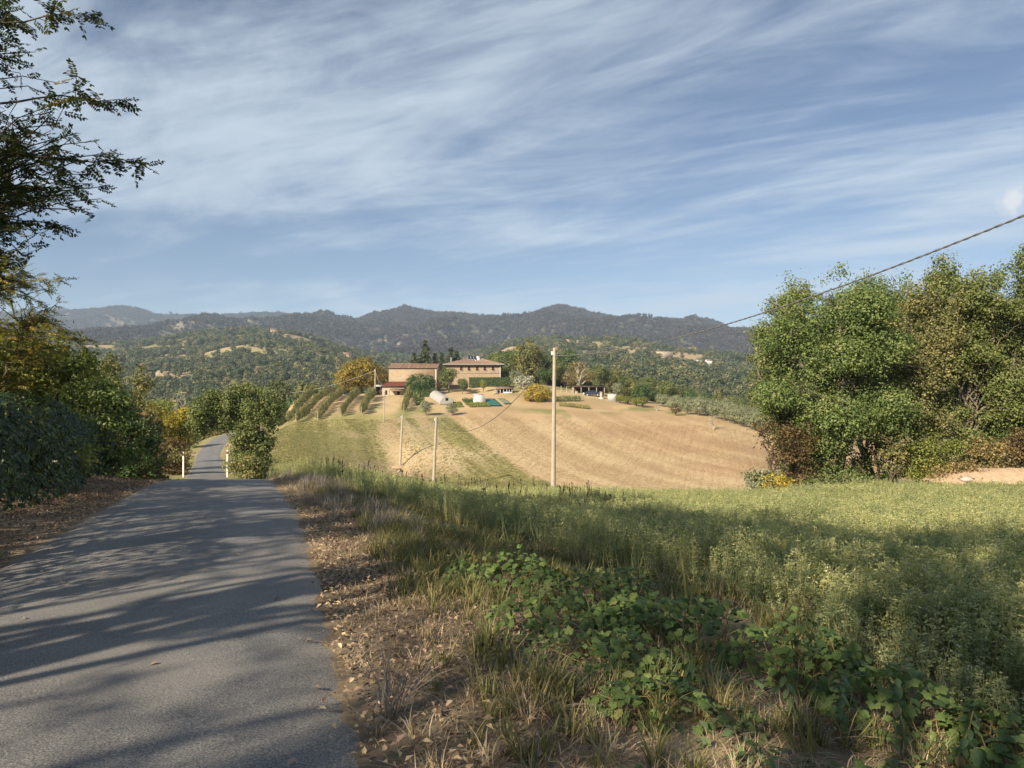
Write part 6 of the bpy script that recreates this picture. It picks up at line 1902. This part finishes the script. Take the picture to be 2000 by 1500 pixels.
def verge():
    g = np.random.default_rng(601)

    def field(name, label, n, protos, dens, s0, s1, box, cat='grass', thick=None):
        x0, x1, y0, y1 = box
        y = y0 + (y1 - y0) * g.random(n) ** .75; x = x0 + (x1 - x0) * g.random(n)
        u = x - (road_x(y) + ROAD_HALF); v = crop_x(y) - x; ul = (road_x(y) - ROAD_HALF) - x
        k = (g.random(n) < dens(x, y, u, v, ul)) & in_frame(x, y)
        x, y = x[k], y[k]; m = len(x)
        s = s0 + (s1 - s0) * g.random(m)
        if thick is not None: s *= thick(x, y)
        scatter(name, np.stack([x, y, Hfun(x, y)], 1), np.stack([.12 * g.normal(size=m), .12 * g.normal(size=m), g.random(m) * 6.28], 1), np.stack([s, s, s], 1), g.integers(0, len(protos), m), protos, label, cat)
        print(name, m)
    straw = [tuft_proto(610 + k, 22, .15, .07, .005, LM['straw'], .7, .6) for k in range(4)]
    grey = [tuft_proto(620 + k, 40, .30, .08, .005, LM['greygrass'], .55, .4) for k in range(3)]
    gr = [tuft_proto(630 + k, 26, .24, .07, .007, LM['grass'], .6, .6) for k in range(4)]
    thatch = [tuft_proto(640 + k, 16, .07, .14, .005, LM['straw'], 2.4, 1.6) for k in range(4)]
    herb = [herb_proto(650 + k, LM['mid']) for k in range(3)] + [herb_proto(655, LM['nettle'], 30, .13, .12, .05)]
    pat = lambda x, y, s, k: fbm(x / s, y / s, k, 3)
    inv = lambda u, v: (u > .02) & (v > -.35)
    field('dry_grass', 'short straw-coloured grass along the verge', 26000, straw, lambda x, y, u, v, ul: inv(u, v) * smooth(.36, .60, pat(x, y, .7, 1)) * (.35 + .65 * smooth(.15, 1.0, u)) * .75, .6, 1.15, (-10, 3.2, 2.2, 30))
    field('straw_thatch', 'flat matted straw on the ground of the verge', 60000, thatch, lambda x, y, u, v, ul: inv(u, v) * .95, .5, 1.3, (-10, 3.2, 2.2, 26))
    field('green_grass', 'pale green grass tufts between lane and alfalfa', 34000, gr, lambda x, y, u, v, ul: inv(u, v) * smooth(.35, 1.1, u + .5 * (pat(x, y, .9, 4) - .5)) * smooth(.40, .56, pat(x, y, .8, 2)) * smooth(2.2, 4.6, y), .6, 1.25, (-10, 3.2, 2.2, 30))
    field('grey_grass', 'tufts of dead grey grass at the edge of the lane', 3200, grey, lambda x, y, u, v, ul: inv(u, v) * np.clip(np.exp(-((u - .9) / .5) ** 2) * smooth(8.5, 11, y) + .9 * np.exp(-((u - .25) / .22) ** 2 - ((y - 3.6) / .5) ** 2), 0, 1) * smooth(.3, .55, pat(x, y, .8, 7)), .8, 1.4, (-10, 1.5, 2.6, 26))
    field('low_herbs', 'low broad-leaved weeds among the verge grass', 20000, herb, lambda x, y, u, v, ul: inv(u, v) * smooth(.8, 1.6, u) * smooth(.46, .60, pat(x, y, .6, 5)), .7, 1.4, (-10, 3.2, 2.2, 24), 'weeds')
    field('left_verge_grass', 'sparse dry grass between lane and laurel hedge', 9000, straw + thatch, lambda x, y, u, v, ul: ((ul > .1) & (ul < 2.6)) * (.25 + .5 * smooth(.8, 2.2, ul)), .4, .9, (-22, -4, 4, 32))
    field('far_verge_grass', 'dry tan grass at the lane edge where the road dips', 6000, straw, lambda x, y, u, v, ul: ((u > .1) & (u < 3.5)) * .8, 1.0, 1.9, (-14, -2, 18, 34))
    # weeds between verge and crop: taller mixed plants
    tall = [alfalfa_proto(660 + k, 7, 15, .75, .10, .03, .012) for k in range(3)]
    field('field_edge_weeds', 'taller leafy weeds along the near edge of the alfalfa', 9000, tall + [tuft_proto(665, 18, .55, .06, .006, LM['straw'], .35, .3), tuft_proto(666, 18, .55, .06, .006, LM['grass'], .4, .4)],
          lambda x, y, u, v, ul: ((v < 1.0) & (v > -.9) & (y > 6.5)) * smooth(.38, .56, pat(x, y, 1.1, 6)), .6, 1.05, (-10, 3.2, 6, 32), 'weeds')
    stalk = []
    for k in range(3):
        q = np.random.default_rng(670 + k); mb = MB(); mb.tube(curve_pts(np.array([0, 0, 0.]), np.array([.05 * q.normal(), .05, .95]), 5, q, 0, .02), np.linspace(.005, .003, 5), 4)
        for _ in range(16):
            z = .45 + .5 * q.random(); a = q.random() * 6.28; l = .10 * (1.1 - z)
            mb.tube([(0, 0, z), (math.cos(a) * l, math.sin(a) * l, z + .08)], [.004, .008], 4)
        stalk.append(mb.mesh('stalk', BKD))
    field('dead_stalks', 'dark dead weed stalks sticking out above the crop edge', 3000, stalk, lambda x, y, u, v, ul: ((v < .3) & (u > 1.0) & (y > 16) & (x < 3)) * .14, .5, .95, (-10, 5, 14, 31), 'weeds')



def hill_cover():
    """stubble and grass tufts on the slopes below the farm"""
    g = np.random.default_rng(690)
    st = [tuft_proto(691 + k, 9, .11, .12, .03, LM['hillstraw'], .9, .5) for k in range(3)]
    gr = [tuft_proto(695 + k, 12, .18, .16, .035, LM['hillgrass'], .7, .5) for k in range(3)]
    n = 150000
    y = 62 + 92 * g.random(n); x = -42 + 92 * g.random(n)
    ed = -9.5 + (142 - y) * .274
    sw_ = x * .966 + y * .259; sl_ = x * -.259 + y * .966
    row = fbm(sw_ / 1.1, sl_ / 40, 24, 2); pat = fbm(x / 9, y / 9, 21, 4) * .35 + fbm(sw_ / 5.0, sl_ / 40, 25, 3) * .45 + .2 * fbm(x / 34, y / 34, 23, 3) + .17 * (1 - smooth(84, 104, y)) + .10 * smooth(124, 134, y) * (1 - smooth(-32, -18, x))
    okv = (np.abs(x) < y * .4 + 2) & (x > road_x(y) + 3) & (y < 150 - np.where(x > 28, (x - 28) * .75, 0))
    lower = smooth(.40, .62, row)
    for nm, lab, k, pr in (('stubble', 'short dry stubble rows on the ploughed slope', okv & (x > ed) & (g.random(n) < .18 + .35 * lower), st),
                           ('meadow_tufts', 'short green and dry grass tufts on the meadow', okv & (x <= ed) & (g.random(n) < .25 + .5 * lower), st + gr)):
        xx, yy = x[k], y[k]; m = len(xx); s = .7 + .7 * g.random(m)
        pick = g.integers(0, 3, m)
        if len(pr) > 3: pick = np.where(pat[k] + .06 * g.normal(size=m) > .49, pick + 3, pick)
        scatter(nm, np.stack([xx, yy, Hfun(xx, yy)], 1), np.stack([0 * xx, 0 * xx, g.random(m) * 6.28], 1), np.stack([s, s, s * .9], 1), pick, pr, lab, 'grass')
        print(nm, m)


verge()
hill_cover()


def litter():
    g = np.random.default_rng(701)
    pV, pF = blade_leaf(1, .50, .22, .13)
    qV = np.array([(0, 0, 0), (-.24, .42, .13), (0, .5, .0), (.24, .42, .13), (0, 1, -.14)]); qF = np.array([(0, 2, 1), (0, 3, 2), (1, 2, 4), (2, 3, 4)])

    def lay(name, label, n, ufn, y0, y1, side):
        y = y0 + (y1 - y0) * g.random(n) ** .8
        u = ufn(y, n)
        x = road_x(y) + ROAD_HALF + u if side > 0 else road_x(y) - ROAD_HALF - u
        z = Hfun(x, y) + .012 + .03 * g.random(n)
        onr = u < 0
        z = np.where(onr, road_z(y) + .004, z)
        nr = unit(np.array([0, 0, 1.]) + g.normal(size=(n, 3)) * .38); T_ = unit(g.normal(size=(n, 3)) * np.array([1, 1, .25]))
        V, F = join(qV, qF, frames(T_, nr), .045 * (.35 + 1.0 * g.random(n)), np.stack([x, y, z], 1))
        r = np.clip(.42 + .26 * g.normal(size=n) + .35 * np.exp(-(u / .22) ** 2), 0, 1)
        obj(name, mesh_np(name, V, F, LM['litter'], rnd=np.repeat(r, len(qF))), kind='stuff', label=label, cat='leaf litter')
    lay('leaf_litter', 'brown and tan fallen leaves along the right edge of the lane', 9000, lambda y, n: np.abs(g.normal(size=n)) * .75 * np.clip((1.5 - .05 * y), .3, 1) - .04 - .22 * (g.random(n) < .07) * g.random(n), 2.2, 15, 1)
    lay('leaf_litter', 'brown fallen leaves between the lane and the laurel hedge', 11000, lambda y, n: -.03 + 1.5 * g.random(n) ** 1.1, 4.0, 24, -1)
    # single leaves lying on the asphalt
    lm = [mesh_np('fallen_leaf', pV, pF, LM['litter'], rnd=np.full(len(pF), v)) for v in (.55, .75, .92)]
    spots = [(545, 1170), (42, 1214), (78, 1120), (98, 1076), (95, 1068), (128, 1117), (540, 1172), (600, 1200), (585, 1254), (637, 1392), (365, 1138), (582, 1490), (120, 1142), (660, 1262), (690, 1330), (310, 1300), (460, 1085), (655, 1180), (180, 1050), (250, 1020)]
    for i, (px, py) in enumerate(spots):
        s = (py - 750) / 1500.; y = 1.62 / s
        for _ in range(6): y = (CAMZ - float(road_z(y))) / s
        x = (px - 1000) / 1500 * y
        o = obj('fallen_leaf', lm[i % 3], None, (x, y, float(road_z(y)) + .018), label='single curled tan leaf lying on the asphalt of the lane', cat='leaf', group='single leaves lying on the lane')
        o.rotation_euler = (g.normal() * .2, g.normal() * .2, g.random() * 6.28); o.scale = (.06,) * 3


litter()


# ------------------------------------------------------------------ vines, nettles and tall grasses beside the lane
def vine_leaf_mesh(seed):
    g = np.random.default_rng(seed)
    half = [(.14, -.13), (.36, -.10), (.52, .10), (.47, .24), (.62, .42), (.52, .60), (.34, .62), (.26, .78), (.13, .86)]
    out_ = [(0, 0)] + half + [(0, 1.0)] + [(-x, y) for x, y in half[::-1]]
    V = [(0, .36, .05)]
    for x, y in out_:
        k = 1 + .06 * g.normal()
        V.append((x * k, y * k, -.22 * x * x - .16 * max(0, y - .4) ** 2 + .03 * g.normal()))
    n = len(out_)
    F = [(0, 1 + i, 1 + (i + 1) % n) for i in range(n)]
    return np.array(V), np.array(F)[:, ::-1]


VL = [vine_leaf_mesh(k) for k in range(4)]


def vine(label, x, y, r, h, n, seed, size=.085, nparts=150, ry=None, name='wild_vine', mat='vine'):
    n = int(n * 2.5); size *= .57; nparts = min(300, int(nparts * 1.2))
    g = np.random.default_rng(seed); b = Gxy(x, y)
    t = thing(name, label, 'vine', b)
    o = np.array(b); ry = ry or r
    a = g.random(n) * 6.283; q = g.random(n) ** .55
    px_, py_ = q * r * np.cos(a), q * ry * np.sin(a)
    kp = fbm((px_ + x) / .28, (py_ + y) / .28, 96, 3) + .10 * g.normal(size=n) > .44
    a, q, px_, py_ = a[kp], q[kp], px_[kp], py_[kp]; n = len(a)
    bump_ = .55 + .9 * fbm((px_ + x) / .35, (py_ + y) / .35, 95, 2)
    zt = h * np.clip(1 - q ** 2.2, .12, 1) * bump_ * (1 - .55 * g.random(n) ** 1.6)
    z = Hfun(px_ + x, py_ + y) - o[2] + zt + .03
    T0 = np.stack([px_, py_, z], 1)
    outw = np.stack([np.cos(a) * q, np.sin(a) * q, 0 * a], 1)
    nr = unit(np.array([0, -.25, 1.]) + .5 * outw + .42 * g.normal(size=(n, 3)))
    dr = unit(outw * .6 + np.array([0, -.35, -.35]) + .6 * g.normal(size=(n, 3)))
    sz = size * (.55 + .75 * g.random(n))
    pV, pF = VL[seed % 4]
    leaves_on(t, 'leaf', LM[mat], pV, pF, frames(dr, nr), sz, T0, g, nparts, rnd=np.clip(.45 + .2 * g.normal(size=n) + .18 * (zt / h - .5), 0, 1))
    mb = MB()
    for i in g.choice(n, min(n, 46), replace=False):
        st = np.array([px_[i] * .5 + .08 * g.normal(), py_[i] * .5 + .08 * g.normal(), 0.]); st[2] = float(Hfun([st[0] + x], [st[1] + y])[0]) - o[2]
        mb.tube(curve_pts(st, T0[i], 5, g, .12, .05), np.linspace(.0035, .002, 5), 4, False)
    obj('stems', mb.mesh('stems', LM_STEM), t, kind='stuff')


LM_STEM = noisy_mat('vine_stem', (.16, .12, .05), (.28, .24, .10), 20)
for i, (lab, x, y, r, ry, h, n, sz, npt) in enumerate((
        ('sunlit lime-green vine mound at the far end of the vine tangle', -.05, 7.1, .62, .6, .34, 260, .085, 60),
        ('vine patch with yellowish leaves next to the alfalfa edge', .75, 6.5, .62, .55, .30, 240, .085, 80),
        ('widest vine mound in the middle of the tangle', 1.25, 5.45, .72, .62, .38, 420, .092, 200),
        ('vine mound spilling toward the alfalfa right of the middle one', 1.85, 4.95, .5, .5, .36, 240, .09, 130),
        ('vine patch on the left, dark leaves in front of the grass', .35, 5.6, .62, .55, .20, 240, .08, 120),
        ('low trailing vine in the middle of the verge', .62, 4.72, .55, .45, .20, 200, .085, 150),
        ('vine trailing right along the foot of the alfalfa', 2.1, 4.25, .42, .42, .30, 150, .085, 110),
        ('small vine clump nearest the bare clay patch', .75, 4.05, .36, .30, .17, 90, .09, 80),
        ('vine runner reaching out beneath the alfalfa at the right', 2.55, 3.95, .32, .34, .26, 80, .085, 70),
        ('broad-leaved vine in the bottom right corner', 2.35, 3.45, .36, .36, .30, 130, .095, 120),
        ('small pale vine sprout at the bottom border', 1.52, 3.22, .22, .18, .12, 40, .08, 40))):
    vine(lab, x, y, r, h, n, 800 + i, sz, npt, ry)


def nettle(label, x, y, h, seed, npair=8):
    g = np.random.default_rng(seed); b = Gxy(x, y)
    t = thing('nettle_plant', label, 'nettle', b, g.random() * 6.28)
    tip = np.array([.06 * g.normal(), .06 * g.normal(), h]); c = curve_pts(np.array([0, 0, -.03]), tip, 6, g, 0, .02)
    MB().tube(c, np.linspace(.006, .003, 6), 6).build('stem', LM_STEM, t)
    W = [.0, .30, .36, .30, .20, 0]; V = []; k = 0
    for j, (f, w) in enumerate(zip(np.linspace(0, 1, 6), W)):
        V += [(-w * .9, f, -.25 * f * f - .10 * w), (0, f, -.25 * f * f), (w * .9, f, -.25 * f * f - .10 * w)]
    F = []
    for j in range(5):
        for s in (0, 1): F.append((j * 3 + s, j * 3 + s + 1, j * 3 + s + 4, j * 3 + s + 3))
    V = np.array(V)
    T_ = []; D_ = []; N_ = []
    for j in range(npair):
        f = .22 + .78 * j / (npair - 1); p = c[min(5, int(f * 5))] * (1 - (f * 5 % 1)) + c[min(5, int(f * 5) + 1)] * (f * 5 % 1)
        for s in range(2 if j % 2 else 3):
            a = j * 1.57 + s * 6.283 / (2 if j % 2 else 3) + .3 * g.normal(); o_ = np.array([math.cos(a), math.sin(a), 0])
            T_.append(p); D_.append(o_ + np.array([0, 0, -.75 + .25 * g.normal()])); N_.append(o_ * .7 + np.array([0, 0, .8]) + .2 * g.normal(size=3))
    T_ = np.array(T_); n = len(T_)
    leaves_on(t, 'leaf', LM['nettle'], V, np.array(F), frames(unit(np.array(D_)), unit(np.array(N_))), .062 * (.75 + .5 * g.random(n)), T_, g, 60)


for i, (lab, x, y, h) in enumerate((('drooping nettle left of the other nettles beside the clay patch', 1.50, 3.98, .26), ('tallest drooping nettle beside the clay patch', 1.66, 3.90, .34), ('nettle in the middle of the row of nettles', 1.93, 3.78, .34),
                                    ('nettle right of the middle, partly reddish', 2.02, 3.52, .32), ('pale nettle in front of the corner vine', 2.10, 3.30, .30), ('small nettle at the right of the row', 2.28, 3.18, .26), ('young nettle at the foot of the middle vine mound', .98, 4.35, .2))):
    nettle(lab, x, y, h, 830 + i)


def tall_grass(label, x, y, n, h, w, seed, mat='grass'):
    g = np.random.default_rng(seed); b = Gxy(x, y)
    t = thing('tall_grass', label, 'grass', b)
    for i in range(n):
        a = g.random() * 6.283; d = np.array([math.cos(a), math.sin(a), 0]); sd = np.array([-d[1], d[0], 0]); hh = h * (.6 + .5 * g.random()); ln = hh * (.25 + .5 * g.random())
        V = []; F = []
        for j, f in enumerate(np.linspace(0, 1, 8)):
            p = d * (.02 + ln * f ** 1.7) + np.array([0, 0, hh * (f - .38 * f ** 3)]); wj = w * (.75, 1, 1, .95, .8, .6, .35, .04)[j]
            V += [p - sd * wj * .5, p + np.array([0, 0, -.12 * wj]), p + sd * wj * .5]
        for j in range(7):
            for s in (0, 1): F.append((j * 3 + s, j * 3 + s + 1, j * 3 + s + 4, j * 3 + s + 3))
        obj('blade', mesh_np('blade', np.array(V), np.array(F), LM[mat], True, rnd=np.full(len(F), .35 + .4 * g.random())), t)


tall_grass('tall upright green grass stem rising beside the alfalfa', 1.45, 6.35, 5, .85, .018, 851)
tall_grass('arching broad grass blade left of the vine mound', .55, 5.0, 6, .34, .022, 852)
tall_grass('clump of long green grass blades between vine mounds', 1.62, 4.72, 14, .48, .014, 853)
tall_grass('pale straw-green grass clump at the bottom centre', .62, 3.35, 16, .26, .010, 854)
tall_grass('tuft of green grass in the middle of the verge', -.15, 5.0, 22, .34, .009, 855)
tall_grass('thin tall grass clump in front of the far vine mound', .2, 6.1, 12, .5, .009, 856)

# ------------------------------------------------------------------ haze: the air between here and the mountains
def haze():
    m = bpy.data.materials.new('haze_air'); m.use_nodes = True
    nt = m.node_tree; nt.nodes.clear()
    out = nt.nodes.new('ShaderNodeOutputMaterial'); v = nt.nodes.new('ShaderNodeVolumePrincipled')
    v.inputs['Color'].default_value = (.58, .76, 1.0, 1)
    v.inputs['Density'].default_value = HAZE
    v.inputs['Anisotropy'].default_value = 0.0
    nt.links.new(v.outputs[0], out.inputs['Volume'])
    zmin = float(GZ.min()) - 1.0; zmax = float(GZ.max()) + 30.0
    o = MB().box(-7600, 7600, -7600, 7600, zmin, zmax).build('haze', m, kind='stuff')
    o['label'] = 'thin blue air haze over the whole valley'


HAZE = 1.4e-4
haze()
